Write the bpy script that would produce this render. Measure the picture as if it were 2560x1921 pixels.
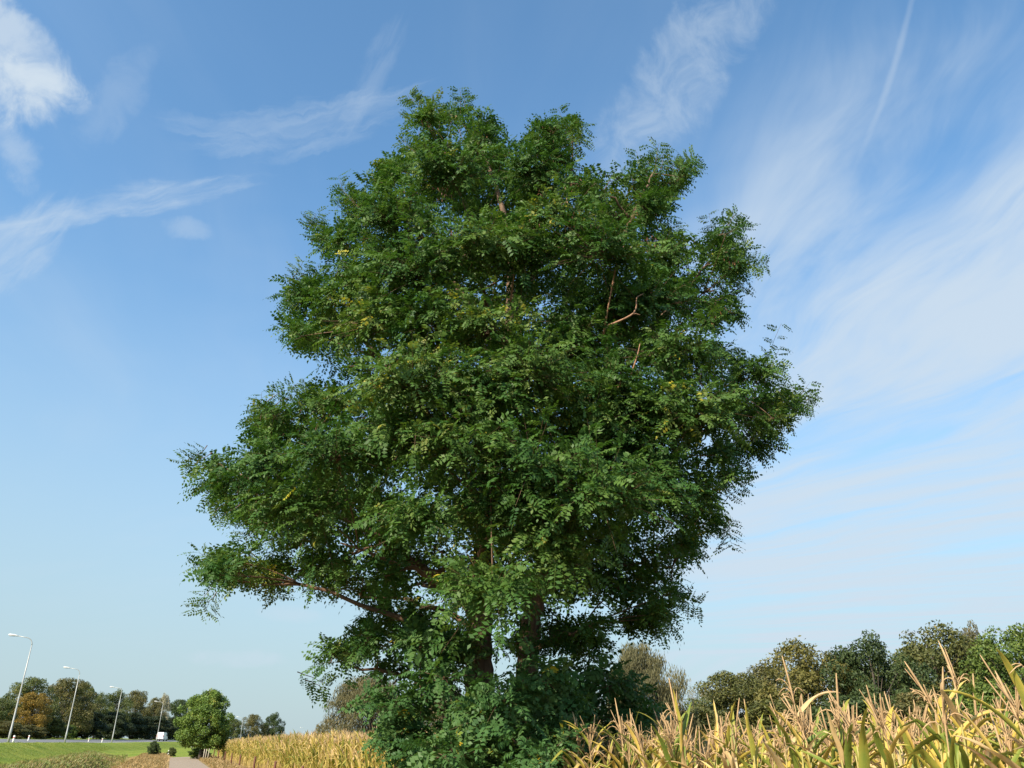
import bpy, bmesh, math, random
import numpy as np

# ------------------------------------------------------------------ clear
for o in list(bpy.data.objects):
    bpy.data.objects.remove(o)
scene = bpy.context.scene
COL = scene.collection
rng = np.random.default_rng(11)
random.seed(5)

# ------------------------------------------------------------------ camera
PXW, PXH = 2560.0, 1921.0            # the photograph's own pixel grid, used to read sight lines off it
FOC = 2050.0                         # focal length in those pixels
EYE = 1.65
PITCH = math.atan((1869.0 - 960.5) / FOC)
ROLL = math.radians(1.1)
_X = np.array([1.0, 0, 0])
_F = np.array([0, math.cos(PITCH), math.sin(PITCH)])
_U0 = np.array([0, -math.sin(PITCH), math.cos(PITCH)])
_R = math.cos(ROLL) * _X + math.sin(ROLL) * _U0
_U = math.cos(ROLL) * _U0 - math.sin(ROLL) * _X
CAMP = np.array([0, 0, EYE])

from mathutils import Matrix, Vector
cam_d = bpy.data.cameras.new('camera')
cam = bpy.data.objects.new('camera', cam_d)
COL.objects.link(cam)
cam_d.sensor_width = 36.0
cam_d.lens = 36.0 * FOC / PXW
cam_d.clip_start = 0.05
cam_d.clip_end = 6000
m3 = Matrix((tuple(_R), tuple(_U), tuple(-_F))).transposed()
cam.matrix_world = Matrix.Translation(Vector(CAMP)) @ m3.to_4x4()
scene.camera = cam

# ------------------------------------------------------------------ sun and sky
SUN_AZ, SUN_EL = math.radians(-142), math.radians(37)
sdir = np.array([math.sin(SUN_AZ) * math.cos(SUN_EL), math.cos(SUN_AZ) * math.cos(SUN_EL), math.sin(SUN_EL)])
sun_d = bpy.data.lights.new('sun', 'SUN')
sun = bpy.data.objects.new('sun', sun_d)
COL.objects.link(sun)
sun_d.energy = 5.0
sun_d.angle = math.radians(0.53)
sun_d.color = (1.0, 0.885, 0.70)
sun.rotation_euler = Vector(-sdir).to_track_quat('-Z', 'Y').to_euler()
sun.location = (-30, -30, 40)

scene.view_settings.view_transform = 'Standard'
scene.view_settings.look = 'None'
scene.view_settings.gamma = 1.0
scene.view_settings.exposure = 0.75
scene.view_settings.use_curve_mapping = False
scene.render.engine = 'CYCLES'
scene.cycles.max_bounces = 5
scene.cycles.diffuse_bounces = 2
scene.cycles.glossy_bounces = 2
scene.cycles.transmission_bounces = 3


def ray(px, py):
    return _R * (px - 1280) + _U * (960.5 - py) + _F * FOC


def at(px, py, d):
    r = ray(px, py)
    return CAMP + r * (d / math.hypot(r[0], r[1]))


def aty(px, py, y):
    r = ray(px, py)
    return CAMP + r * (y / r[1])


def azel(px, py):
    r = ray(px, py)
    return math.degrees(math.atan2(r[0], r[1])), math.degrees(math.atan2(r[2], math.hypot(r[0], r[1])))


world = bpy.data.worlds.new('World')
scene.world = world
world.use_nodes = True
wt = world.node_tree
for n in list(wt.nodes):
    wt.nodes.remove(n)


class NT:
    """short hand for wiring nodes"""
    def __init__(self, tree):
        self.t = tree

    def new(self, typ, **kw):
        n = self.t.nodes.new(typ)
        for k, v in kw.items():
            setattr(n, k, v)
        return n

    def put(self, sock, v):
        if hasattr(v, 'links') or isinstance(v, bpy.types.NodeSocket):
            self.t.links.new(v, sock)
        else:
            sock.default_value = v

    def math(self, op, a, b=None, c=None, clamp=False):
        n = self.new('ShaderNodeMath', operation=op, use_clamp=clamp)
        self.put(n.inputs[0], a)
        if b is not None:
            self.put(n.inputs[1], b)
        if c is not None:
            self.put(n.inputs[2], c)
        return n.outputs[0]

    def sep(self, v):
        n = self.new('ShaderNodeSeparateXYZ')
        self.put(n.inputs[0], v)
        return n.outputs

    def comb(self, x, y, z):
        n = self.new('ShaderNodeCombineXYZ')
        for i, v in enumerate((x, y, z)):
            self.put(n.inputs[i], v)
        return n.outputs[0]

    def noise(self, vec, scale, detail=4, rough=0.55, dist=0.0, lac=2.0):
        n = self.new('ShaderNodeTexNoise')
        self.put(n.inputs['Vector'], vec)
        n.inputs['Scale'].default_value = scale
        n.inputs['Detail'].default_value = detail
        n.inputs['Roughness'].default_value = rough
        n.inputs['Distortion'].default_value = dist
        n.inputs['Lacunarity'].default_value = lac
        return n.outputs[0]

    def smooth(self, v, a, b, lo=0.0, hi=1.0):
        n = self.new('ShaderNodeMapRange', interpolation_type='SMOOTHSTEP')
        self.put(n.inputs[0], v)
        n.inputs[1].default_value = a
        n.inputs[2].default_value = b
        n.inputs[3].default_value = lo
        n.inputs[4].default_value = hi
        return n.outputs[0]

    def mix(self, fac, a, b, typ='MIX'):
        n = self.new('ShaderNodeMix', data_type='RGBA', blend_type=typ)
        self.put(n.inputs[0], fac)
        for s, v in ((n.inputs[6], a), (n.inputs[7], b)):
            if isinstance(v, bpy.types.NodeSocket):
                self.t.links.new(v, s)
            else:
                s.default_value = (v[0], v[1], v[2], 1.0)
        return n.outputs[2]


W = NT(wt)
sky = W.new('ShaderNodeTexSky', sky_type='NISHITA')
sky.sun_disc = False
sky.sun_elevation = SUN_EL
sky.sun_rotation = SUN_AZ % (2 * math.pi)
sky.altitude = 0
sky.air_density = 1.0
sky.dust_density = 0.6
sky.ozone_density = 1.6
gen = W.new('ShaderNodeTexCoord').outputs['Generated']
dx, dy, dz = W.sep(gen)
# azimuth and elevation of the sight line, degrees
AZ = W.math('MULTIPLY', W.math('ARCTAN2', dx, dy), 57.29578)
EL = W.math('MULTIPLY', W.math('ARCSINE', dz), 57.29578)
zc = W.math('ADD', W.math('MAXIMUM', dz, 0.0), 0.04)
PX = W.math('DIVIDE', dx, zc)
PY = W.math('MINIMUM', W.math('DIVIDE', dy, zc), 7.0)
PV = W.comb(PX, PY, 0.0)
# the high ice cloud is combed into long curved streaks in its own plane
yq = W.math('SUBTRACT', PY, 1.2)
across = W.math('ADD', PX, W.math('MULTIPLY', W.math('MULTIPLY', yq, yq), 0.22))
bend = W.noise(PV, 0.7, 3, 0.5)
across = W.math('ADD', across, W.math('MULTIPLY', bend, 0.75))
streak = W.noise(W.comb(W.math('MULTIPLY', PY, 0.40), W.math('MULTIPLY', across, 1.9), 3.7), 1.35, 6, 0.56, 0.3)
fine = W.noise(W.comb(W.math('MULTIPLY', PY, 1.0), W.math('MULTIPLY', across, 3.4), 9.1), 1.8, 5, 0.6, 0.6)
body = W.noise(W.comb(PX, PY, 5.0), 0.9, 4, 0.55, 0.3)
# the bank of cirrus covers the sky from about azimuth 10 degrees round to the right
bank = W.math('MULTIPLY', W.smooth(W.math('SUBTRACT', W.math('ADD', AZ, W.math('MULTIPLY', W.math('SUBTRACT', body, 0.5), 22.0)), W.math('MULTIPLY', W.math('MAXIMUM', W.math('SUBTRACT', EL, 24.0), 0.0), 0.75)), 4.0, 20.0),
              W.smooth(AZ, 150.0, 90.0))
lvl = W.math('ADD', W.math('MULTIPLY', streak, 0.88), W.math('MULTIPLY', fine, 0.34))
lvl = W.math('ADD', W.math('SUBTRACT', lvl, 0.07), W.math('MULTIPLY', body, 0.40))
lvl = W.math('SUBTRACT', lvl, W.smooth(EL, 36.0, 54.0, 0.0, 0.14))
bankd = W.math('MULTIPLY', W.smooth(lvl, 0.54, 0.88), bank)
veil = W.math('MULTIPLY', W.smooth(W.math('ADD', W.math('MULTIPLY', streak, 0.5), W.math('MULTIPLY', body, 0.6)), 0.50, 0.85), 0.22)
veil = W.math('MULTIPLY', veil, W.smooth(EL, 2.0, 14.0))
dens = W.math('MAXIMUM', W.math('MULTIPLY', bankd, 0.88), veil)
warpv = W.comb(W.math('MULTIPLY', AZ, 0.1), W.math('MULTIPLY', EL, 0.1), 0.0)
wx = W.math('SUBTRACT', W.noise(warpv, 2.2, 5, 0.6), 0.5)
wy = W.math('SUBTRACT', W.noise(W.comb(W.math('MULTIPLY', AZ, 0.1), W.math('MULTIPLY', EL, 0.1), 7.0), 2.2, 5, 0.6), 0.5)


def wisp(d, px, py, ang, ln, wd, bend_k, strength, warp=2.0, tex=None, edge=0.0):
    """one cloud: centre on a sight line, long axis tilted by ang degrees, half length and half width in degrees;
    its rim is torn by noise, and edge makes its lower side crisper than its feathered upper side"""
    a0, e0 = azel(px, py)
    ca, sa = math.cos(math.radians(ang)), math.sin(math.radians(ang))
    u = W.math('ADD', W.math('MULTIPLY', W.math('SUBTRACT', AZ, a0), math.cos(math.radians(e0))), W.math('MULTIPLY', wx, warp))
    v = W.math('ADD', W.math('SUBTRACT', EL, e0), W.math('MULTIPLY', wy, warp))
    al = W.math('ADD', W.math('MULTIPLY', u, ca), W.math('MULTIPLY', v, sa))
    ac = W.math('SUBTRACT', W.math('MULTIPLY', v, ca), W.math('MULTIPLY', u, sa))
    ac = W.math('SUBTRACT', ac, W.math('MULTIPLY', W.math('MULTIPLY', al, al), bend_k))
    q = W.math('DIVIDE', ac, wd)
    if edge:
        q = W.math('MULTIPLY', q, W.smooth(q, -0.2, 0.2, edge, 1.0))
    q2 = W.math('MULTIPLY', q, q)
    p = W.math('DIVIDE', al, ln)
    p2 = W.math('MULTIPLY', p, p)
    g = W.math('SUBTRACT', 1.0, W.math('ADD', q2, p2), clamp=True)
    if tex == 'fibre':
        tex = W.noise(W.comb(W.math('MULTIPLY', al, 0.10), W.math('ADD', W.math('MULTIPLY', ac, 0.55), W.math('MULTIPLY', wx, 0.8)), px * 0.01), 1.7, 7, 0.62, 0.5)
    if tex is not None:
        h = W.math('ADD', g, W.math('MULTIPLY', W.math('SUBTRACT', tex, 0.52), 2.3))
        g = W.math('MULTIPLY', W.smooth(h, 0.15, 1.25), W.smooth(g, 0.0, 0.55))
    else:
        g = W.math('MULTIPLY', g, g)
    g = W.math('MULTIPLY', g, strength, clamp=True)
    # clouds lie over one another like panes: 1-(1-a)(1-b)
    return W.math('SUBTRACT', 1.0, W.math('MULTIPLY', W.math('SUBTRACT', 1.0, d), W.math('SUBTRACT', 1.0, g)))


tx1 = W.noise(W.comb(W.math('MULTIPLY', AZ, 0.05), W.math('MULTIPLY', EL, 0.13), 2.0), 3.2, 7, 0.60, 0.8)
tx2 = W.noise(W.comb(W.math('MULTIPLY', AZ, 0.12), W.math('MULTIPLY', EL, 0.14), 4.0), 2.4, 7, 0.62, 0.5)
tx3 = W.noise(W.comb(W.math('ADD', W.math('MULTIPLY', AZ, 0.16), W.math('MULTIPLY', EL, 0.05)), W.math('MULTIPLY', EL, 0.09), 1.0), 3.0, 6, 0.6, 0.9)
dens = wisp(dens, 20, 235, 20, 5.0, 2.6, 0.00, 1.0, 3.0, tx2)           # bright puff, top left
dens = wisp(dens, 10, 95, -20, 5.2, 2.4, 0.00, 0.75, 3.4, tx2)
dens = wisp(dens, 45, 385, -55, 3.2, 1.5, 0.00, 0.42, 2.5, tx2)
dens = wisp(dens, 290, 520, 30, 11.5, 1.5, -0.008, 0.46, 1.2, 'fibre', 1.7)   # the long feathered streak
dens = wisp(dens, 30, 640, 62, 6.0, 2.1, 0.02, 0.40, 2.0, 'fibre')
dens = wisp(dens, 470, 568, 5, 2.0, 0.9, 0.0, 0.26, 1.8, tx2)
dens = wisp(dens, 770, 320, 22, 10.5, 2.4, 0.01, 0.26, 2.2, 'fibre')
dens = wisp(dens, 925, 200, 68, 5.5, 1.3, 0.0, 0.16, 1.6, 'fibre')
dens = wisp(dens, 290, 240, 70, 5.0, 2.0, 0.0, 0.16, 2.8, tx2)
dens = wisp(dens, 1700, 205, 46, 11.5, 3.6, 0.0, 0.40, 3.0, tx2)         # mottled patch right of the tree top
dens = wisp(dens, 2235, 170, 60, 7.5, 0.30, 0.004, 0.25, 0.5)            # old vapour trail
dens = wisp(dens, 600, 1648, 0, 4.2, 0.75, 0.0, 0.45, 1.0, tx2)          # low flat clouds
dens = wisp(dens, 730, 1535, 0, 2.8, 0.7, 0.0, 0.30, 0.8, tx2)
dens = wisp(dens, 2170, 1498, 2, 1.8, 0.35, 0.0, 0.45, 0.4, tx2)
dens = wisp(dens, 2450, 1508, 2, 1.8, 0.35, 0.0, 0.45, 0.4, tx2)
# thin milky air towards the horizon
milk = W.smooth(EL, 36.0, -2.0, 0.0, 0.95)
skyc = W.mix(1.0, sky.outputs[0], (0.83, 1.12, 1.18), 'MULTIPLY')
base = W.mix(milk, skyc, (2.2, 2.75, 3.0))
cc = W.mix(dens, base, (2.9, 3.4, 3.9))
bg = W.new('ShaderNodeBackground')
wt.links.new(cc, bg.inputs[0])
bg.inputs[1].default_value = 0.13
wo = W.new('ShaderNodeOutputWorld')
wt.links.new(bg.outputs[0], wo.inputs[0])

# ------------------------------------------------------------------ helpers


def nrm(v):
    return v / np.maximum(np.linalg.norm(v, axis=-1, keepdims=True), 1e-9)


def make_mesh(name, V, F, mats=(), attr=None, smooth=False):
    """V (n,3); F (m,4) or (m,3) index array, or a list of several such arrays"""
    Fs = F if isinstance(F, list) else [F]
    me = bpy.data.meshes.new(name)
    V = np.ascontiguousarray(V, dtype=np.float32)
    me.vertices.add(len(V))
    me.vertices.foreach_set('co', V.ravel())
    loops = np.concatenate([f.ravel() for f in Fs]).astype(np.int32)
    tot = np.concatenate([np.full(len(f), f.shape[1], dtype=np.int32) for f in Fs])
    start = np.concatenate([[0], np.cumsum(tot)[:-1]]).astype(np.int32)
    me.loops.add(len(loops))
    me.loops.foreach_set('vertex_index', loops)
    me.polygons.add(len(tot))
    me.polygons.foreach_set('loop_start', start)
    me.polygons.foreach_set('loop_total', tot)
    me.update(calc_edges=True)
    if smooth:
        me.polygons.foreach_set('use_smooth', np.ones(len(tot), dtype=bool))
    for k, a in (attr or {}).items():
        at_ = me.attributes.new(k, 'FLOAT', 'POINT')
        at_.data.foreach_set('value', np.ascontiguousarray(a, dtype=np.float32))
    for m in mats:
        me.materials.append(m)
    return me


def link(name, data, parent=None, label=None, cat=None, group=None, kind=None):
    o = bpy.data.objects.new(name, data)
    COL.objects.link(o)
    if parent is not None:
        o.parent = parent
    if label:
        o['label'] = label
    if cat:
        o['category'] = cat
    if group:
        o['group'] = group
    if kind:
        o['kind'] = kind
    return o


class Geo:
    """collects pieces of ONE part"""
    def __init__(self):
        self.V, self.Q, self.T, self.A, self.n = [], [], [], [], 0

    def add(self, V, Q=None, T=None, a=0.0):
        V = np.asarray(V, dtype=float)
        if Q is not None and len(Q):
            self.Q.append(np.asarray(Q) + self.n)
        if T is not None and len(T):
            self.T.append(np.asarray(T) + self.n)
        self.A.append(np.full(len(V), a) if np.isscalar(a) else np.asarray(a))
        self.V.append(V)
        self.n += len(V)

    def tube(self, P, r, k=6, cap=True, a=0.0):
        P = np.asarray(P, dtype=float)
        r = np.broadcast_to(np.asarray(r, dtype=float), (len(P),))
        T = np.gradient(P, axis=0)
        T = nrm(T)
        ref = np.array([0.31, 0.95, 0.05]) if abs(T[0][2]) > 0.5 else np.array([0.05, 0.1, 1.0])
        S = nrm(np.cross(T, ref))
        B = np.cross(T, S)
        an = np.arange(k) * 2 * math.pi / k
        V = P[:, None] + r[:, None, None] * (np.cos(an)[None, :, None] * S[:, None] + np.sin(an)[None, :, None] * B[:, None])
        V = V.reshape(-1, 3)
        i, j = np.meshgrid(np.arange(len(P) - 1), np.arange(k), indexing='ij')
        i, j = i.ravel(), j.ravel()
        j2 = (j + 1) % k
        Q = np.stack([i * k + j, i * k + j2, (i + 1) * k + j2, (i + 1) * k + j], 1)
        T3 = None
        if cap:
            c0, c1 = len(V), len(V) + 1
            V = np.vstack([V, P[0], P[-1]])
            jj = np.arange(k)
            j3 = (jj + 1) % k
            o = (len(P) - 1) * k
            T3 = np.vstack([np.stack([np.full(k, c0), j3, jj], 1), np.stack([np.full(k, c1), o + jj, o + j3], 1)])
        self.add(V, Q, T3, a)

    def box(self, c, s, rz=0.0, a=0.0, taper=1.0):
        x, y, z = s[0] / 2, s[1] / 2, s[2] / 2
        V = []
        for dz_, tp in ((-z, 1.0), (z, taper)):
            for sx, sy in ((-1, -1), (1, -1), (1, 1), (-1, 1)):
                V.append((sx * x * tp, sy * y * tp, dz_))
        V = np.array(V)
        cr, sr = math.cos(rz), math.sin(rz)
        V = V @ np.array([[cr, sr, 0], [-sr, cr, 0], [0, 0, 1]]) + np.array(c)
        Q = [(3, 2, 1, 0), (4, 5, 6, 7), (0, 1, 5, 4), (1, 2, 6, 5), (2, 3, 7, 6), (3, 0, 4, 7)]
        self.add(V, Q, None, a)

    def mesh(self, name, mat, smooth=False, attr='rnd'):
        F = []
        if self.Q:
            F.append(np.vstack(self.Q))
        if self.T:
            F.append(np.vstack(self.T))
        return make_mesh(name, np.vstack(self.V), F, [mat], {attr: np.concatenate(self.A)}, smooth)


def bez(a, b, c, n=7):
    t = np.linspace(0, 1, n)[:, None]
    return (1 - t) ** 2 * np.asarray(a) + 2 * t * (1 - t) * np.asarray(b) + t ** 2 * np.asarray(c)


def catmull(P, n=6):
    P = np.asarray(P, dtype=float)
    Q = np.vstack([2 * P[0] - P[1], P, 2 * P[-1] - P[-2]])
    out = []
    for i in range(1, len(Q) - 2):
        for t in np.linspace(0, 1, n, endpoint=False):
            p0, p1, p2, p3 = Q[i - 1], Q[i], Q[i + 1], Q[i + 2]
            out.append(0.5 * (2 * p1 + (p2 - p0) * t + (2 * p0 - 5 * p1 + 4 * p2 - p3) * t * t + (3 * p1 - p0 - 3 * p2 + p3) * t ** 3))
    out.append(P[-1])
    return np.array(out)


def sstep(x, a, b):
    t = np.clip((x - a) / (b - a), 0, 1)
    return t * t * (3 - 2 * t)


# ------------------------------------------------------------------ materials
def mat_new(name):
    m = bpy.data.materials.new(name)
    m.use_nodes = True
    t = m.node_tree
    for n in list(t.nodes):
        t.nodes.remove(n)
    N = NT(t)
    out = N.new('ShaderNodeOutputMaterial')
    return m, N, out


def ramp(N, fac, stops):
    n = N.new('ShaderNodeValToRGB')
    cr = n.color_ramp
    while len(cr.elements) > 1:
        cr.elements.remove(cr.elements[-1])
    cr.elements[0].position = stops[0][0]
    cr.elements[0].color = (*stops[0][1], 1)
    for p, c in stops[1:]:
        e = cr.elements.new(p)
        e.color = (*c, 1)
    N.put(n.inputs[0], fac)
    return n.outputs[0]


def attr_node(N, name):
    n = N.new('ShaderNodeAttribute')
    n.attribute_name = name
    return n.outputs['Fac']


def leaf_mat(name, stops, trans=0.28, rough=0.5, spec=0.35, big=0.0, obj_random=False, hue_noise=None):
    """foliage: colour picked leaf by leaf (attribute rnd), with patches of tint over the crown"""
    m, N, out = mat_new(name)
    f = attr_node(N, 'rnd')
    if obj_random:
        oi = N.new('ShaderNodeObjectInfo').outputs['Random']
        f = N.math('FRACT', N.math('ADD', f, oi))
    if big:
        geo = N.new('ShaderNodeNewGeometry').outputs['Position']
        nz = N.noise(geo, hue_noise or 0.6, 2, 0.5)
        f = N.math('ADD', f, N.math('MULTIPLY', N.math('SUBTRACT', nz, 0.5), big), clamp=True)
    c = ramp(N, f, stops)
    p = N.new('ShaderNodeBsdfPrincipled')
    N.put(p.inputs['Base Color'], c)
    p.inputs['Roughness'].default_value = rough
    p.inputs['Specular IOR Level'].default_value = spec
    tr = N.new('ShaderNodeBsdfTranslucent')
    tc = N.mix(1.0, c, (1.15, 1.2, 0.55), 'MULTIPLY')
    N.put(tr.inputs[0], tc)
    mx = N.new('ShaderNodeMixShader')
    mx.inputs[0].default_value = trans
    N.t.links.new(p.outputs[0], mx.inputs[1])
    N.t.links.new(tr.outputs[0], mx.inputs[2])
    N.t.links.new(mx.outputs[0], out.inputs[0])
    return m


def simple_mat(name, c1, c2=None, scale=8.0, rough=0.7, metal=0.0, bump=0.0, stretch=(1, 1, 1), spec=0.4):
    m, N, out = mat_new(name)
    p = N.new('ShaderNodeBsdfPrincipled')
    tc = N.new('ShaderNodeTexCoord').outputs['Object']
    mp = N.new('ShaderNodeMapping')
    mp.inputs['Scale'].default_value = stretch
    N.t.links.new(tc, mp.inputs[0])
    nz = N.noise(mp.outputs[0], scale, 6, 0.6)
    if c2 is None:
        c2 = tuple(x * 0.75 for x in c1)
    N.put(p.inputs['Base Color'], N.mix(N.smooth(nz, 0.3, 0.7), c1, c2))
    p.inputs['Roughness'].default_value = rough
    p.inputs['Metallic'].default_value = metal
    p.inputs['Specular IOR Level'].default_value = spec
    if bump:
        b = N.new('ShaderNodeBump')
        b.inputs['Strength'].default_value = bump
        b.inputs['Distance'].default_value = 0.03
        N.put(b.inputs['Height'], nz)
        N.t.links.new(b.outputs[0], p.inputs['Normal'])
    N.t.links.new(p.outputs[0], out.inputs[0])
    return m


M = {}
M['locust'] = leaf_mat('locust_leaf', [(0.0, (0.027, 0.076, 0.018)), (0.35, (0.050, 0.118, 0.024)), (0.7, (0.090, 0.162, 0.032)),
                                       (0.93, (0.145, 0.200, 0.050)), (0.985, (0.18, 0.20, 0.055)), (1.0, (0.40, 0.36, 0.04))],
                       trans=0.32, rough=0.5, spec=0.22, big=0.35, hue_noise=0.8)
M['sucker'] = leaf_mat('sucker_leaf', [(0.0, (0.038, 0.096, 0.030)), (0.5, (0.066, 0.146, 0.042)), (0.95, (0.115, 0.190, 0.055)),
                                       (0.988, (0.14, 0.21, 0.03)), (1.0, (0.45, 0.30, 0.02))],
                       trans=0.32, rough=0.5, spec=0.22, big=0.25, hue_noise=0.9)
M['pod'] = leaf_mat('pod', [(0.0, (0.10, 0.035, 0.018)), (1.0, (0.27, 0.12, 0.06))], trans=0.1, rough=0.6)
M['bark'] = simple_mat('locust_bark', (0.20, 0.125, 0.078), (0.075, 0.045, 0.03), 7.0, 0.85, bump=1.0, stretch=(1.6, 1.6, 0.25))
M['twig'] = simple_mat('twig_bark', (0.17, 0.10, 0.06), (0.09, 0.052, 0.032), 9.0, 0.8)
M['bare'] = simple_mat('bare_wood', (0.36, 0.20, 0.12), (0.22, 0.12, 0.07), 9.0, 0.8)
M['bark2'] = simple_mat('grey_bark', (0.10, 0.08, 0.06), (0.05, 0.04, 0.032), 5.0, 0.85, bump=0.6, stretch=(1.5, 1.5, 0.3))


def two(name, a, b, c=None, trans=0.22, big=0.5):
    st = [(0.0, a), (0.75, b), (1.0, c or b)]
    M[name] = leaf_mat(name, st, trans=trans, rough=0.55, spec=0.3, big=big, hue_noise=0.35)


two('oak_olive', (0.062, 0.076, 0.022), (0.142, 0.142, 0.041), (0.216, 0.169, 0.047))
two('oak_gold', (0.083, 0.086, 0.022), (0.171, 0.152, 0.039), (0.244, 0.183, 0.049))
two('alder_dark', (0.033, 0.057, 0.020), (0.075, 0.105, 0.032))
two('ash_green', (0.054, 0.101, 0.022), (0.142, 0.189, 0.035), (0.216, 0.230, 0.041))
two('willow', (0.083, 0.082, 0.037), (0.166, 0.150, 0.069), (0.214, 0.180, 0.082))
two('willow_brown', (0.082, 0.081, 0.035), (0.173, 0.149, 0.069), (0.218, 0.166, 0.081))
two('maple_green', (0.071, 0.131, 0.025), (0.167, 0.246, 0.042), (0.294, 0.272, 0.049))
two('orange_oak', (0.144, 0.110, 0.023), (0.294, 0.192, 0.037), (0.430, 0.236, 0.043))
two('row_green', (0.057, 0.085, 0.025), (0.135, 0.155, 0.045), (0.236, 0.186, 0.052))
two('row_brown', (0.072, 0.077, 0.028), (0.158, 0.144, 0.048), (0.245, 0.169, 0.064))
two('pale_poplar', (0.243, 0.230, 0.162), (0.459, 0.405, 0.284), (0.567, 0.513, 0.378))
two('shade_bush', (0.024, 0.041, 0.019), (0.054, 0.070, 0.030))  # shade under the roadside trees is put into this darker leaf colour
two('pale_twiggy', (0.135, 0.135, 0.074), (0.257, 0.230, 0.135))

corn_stops_green = [(0.0, (0.10, 0.17, 0.028)), (0.45, (0.20, 0.25, 0.045)), (0.8, (0.36, 0.33, 0.06)), (1.0, (0.52, 0.40, 0.08))]
corn_stops_yel = [(0.0, (0.34, 0.30, 0.055)), (0.4, (0.55, 0.40, 0.075)), (0.8, (0.62, 0.44, 0.12)), (1.0, (0.62, 0.46, 0.20))]
corn_stops_straw = [(0.0, (0.48, 0.31, 0.13)), (0.5, (0.62, 0.44, 0.21)), (0.85, (0.66, 0.50, 0.28)), (1.0, (0.50, 0.24, 0.12))]


def corn_leaf_mat(name, stops):
    """blade colour runs from greener along the rib to drier along rim and tip, plus dry blotches"""
    m, N, out = mat_new(name)
    f = attr_node(N, 'rnd')
    oi = N.new('ShaderNodeObjectInfo').outputs['Random']
    tc = N.new('ShaderNodeTexCoord').outputs['Object']
    nz = N.noise(tc, 9.0, 5, 0.65)
    q = N.math('ADD', N.math('MULTIPLY', f, 0.55), N.math('MULTIPLY', oi, 0.55))
    q = N.math('ADD', q, N.math('MULTIPLY', N.math('SUBTRACT', nz, 0.5), 0.9), clamp=True)
    c = ramp(N, q, stops)
    p = N.new('ShaderNodeBsdfPrincipled')
    N.put(p.inputs['Base Color'], c)
    p.inputs['Roughness'].default_value = 0.5
    p.inputs['Specular IOR Level'].default_value = 0.3
    tr = N.new('ShaderNodeBsdfTranslucent')
    N.put(tr.inputs[0], c)
    mx = N.new('ShaderNodeMixShader')
    mx.inputs[0].default_value = 0.25
    N.t.links.new(p.outputs[0], mx.inputs[1])
    N.t.links.new(tr.outputs[0], mx.inputs[2])
    N.t.links.new(mx.outputs[0], out.inputs[0])
    return m


M['corn_green'] = corn_leaf_mat('maize_leaf_green', corn_stops_green)
M['corn_yellow'] = corn_leaf_mat('maize_leaf_yellow', corn_stops_yel)
M['corn_straw'] = corn_leaf_mat('maize_leaf_straw', corn_stops_straw)
M['corn_stalk'] = simple_mat('maize_stalk', (0.50, 0.40, 0.15), (0.30, 0.28, 0.08), 6.0, 0.6, stretch=(1, 1, 0.4))
M['corn_tassel'] = simple_mat('maize_tassel', (0.50, 0.34, 0.17), (0.36, 0.23, 0.12), 20.0, 0.8)
M['corn_husk'] = simple_mat('maize_husk', (0.66, 0.52, 0.28), (0.50, 0.36, 0.16), 10.0, 0.7, stretch=(3, 3, 0.4))
M['corn_field'] = leaf_mat('maize_crowd', [(0.0, (0.13, 0.17, 0.03)), (0.22, (0.28, 0.27, 0.05)), (0.45, (0.50, 0.39, 0.10)),
                                           (0.75, (0.63, 0.46, 0.19)), (1.0, (0.62, 0.43, 0.25))], trans=0.25, rough=0.6, spec=0.25, big=0.3, hue_noise=0.25)
M['white_metal'] = simple_mat('galvanised_paint', (0.44, 0.44, 0.42), (0.36, 0.37, 0.36), 3.0, 0.45, 0.2)
M['lamp_grey'] = simple_mat('lamp_housing', (0.70, 0.70, 0.68), (0.60, 0.60, 0.58), 4.0, 0.4)
M['lens'] = simple_mat('lamp_lens', (0.35, 0.36, 0.36), None, 3.0, 0.25)
M['white_plastic'] = simple_mat('white_plastic', (0.80, 0.80, 0.78), (0.66, 0.65, 0.60), 6.0, 0.5)
M['black_plastic'] = simple_mat('black_plastic', (0.03, 0.03, 0.03), None, 6.0, 0.5)
M['reflector'] = simple_mat('reflector', (0.45, 0.05, 0.03), None, 6.0, 0.3)
M['van_white'] = simple_mat('van_paint', (0.80, 0.80, 0.80), (0.74, 0.74, 0.73), 1.0, 0.3, spec=0.6)
M['glass'] = simple_mat('dark_glass', (0.03, 0.04, 0.05), None, 2.0, 0.08, spec=0.8)
M['rubber'] = simple_mat('rubber', (0.025, 0.025, 0.025), None, 8.0, 0.8)
M['steel'] = simple_mat('wheel_steel', (0.45, 0.45, 0.46), None, 8.0, 0.4, 0.6)
M['red_lamp'] = simple_mat('red_lamp', (0.5, 0.02, 0.015), None, 8.0, 0.3)
M['stake'] = simple_mat('pale_stake', (0.50, 0.44, 0.36), (0.36, 0.30, 0.24), 9.0, 0.8, stretch=(2, 2, 0.4))
M['fence_wood'] = simple_mat('red_brown_post', (0.20, 0.085, 0.055), (0.10, 0.045, 0.03), 9.0, 0.85, stretch=(2, 2, 0.4), bump=0.4)
M['asphalt_path'] = simple_mat('path_asphalt', (0.336, 0.255, 0.180), (0.246, 0.195, 0.140), 14.0, 0.9, bump=0.3)
M['asphalt_road'] = simple_mat('road_asphalt', (0.18, 0.18, 0.185), (0.13, 0.13, 0.135), 6.0, 0.8, bump=0.2)
M['road_paint'] = simple_mat('road_paint', (0.72, 0.72, 0.70), (0.55, 0.55, 0.53), 5.0, 0.7)
M['lawn_blade'] = leaf_mat('lawn_blade', [(0.0, (0.105, 0.161, 0.021)), (0.6, (0.184, 0.231, 0.031)), (1.0, (0.298, 0.266, 0.052))], trans=0.25, big=0.4, hue_noise=0.35)
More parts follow.
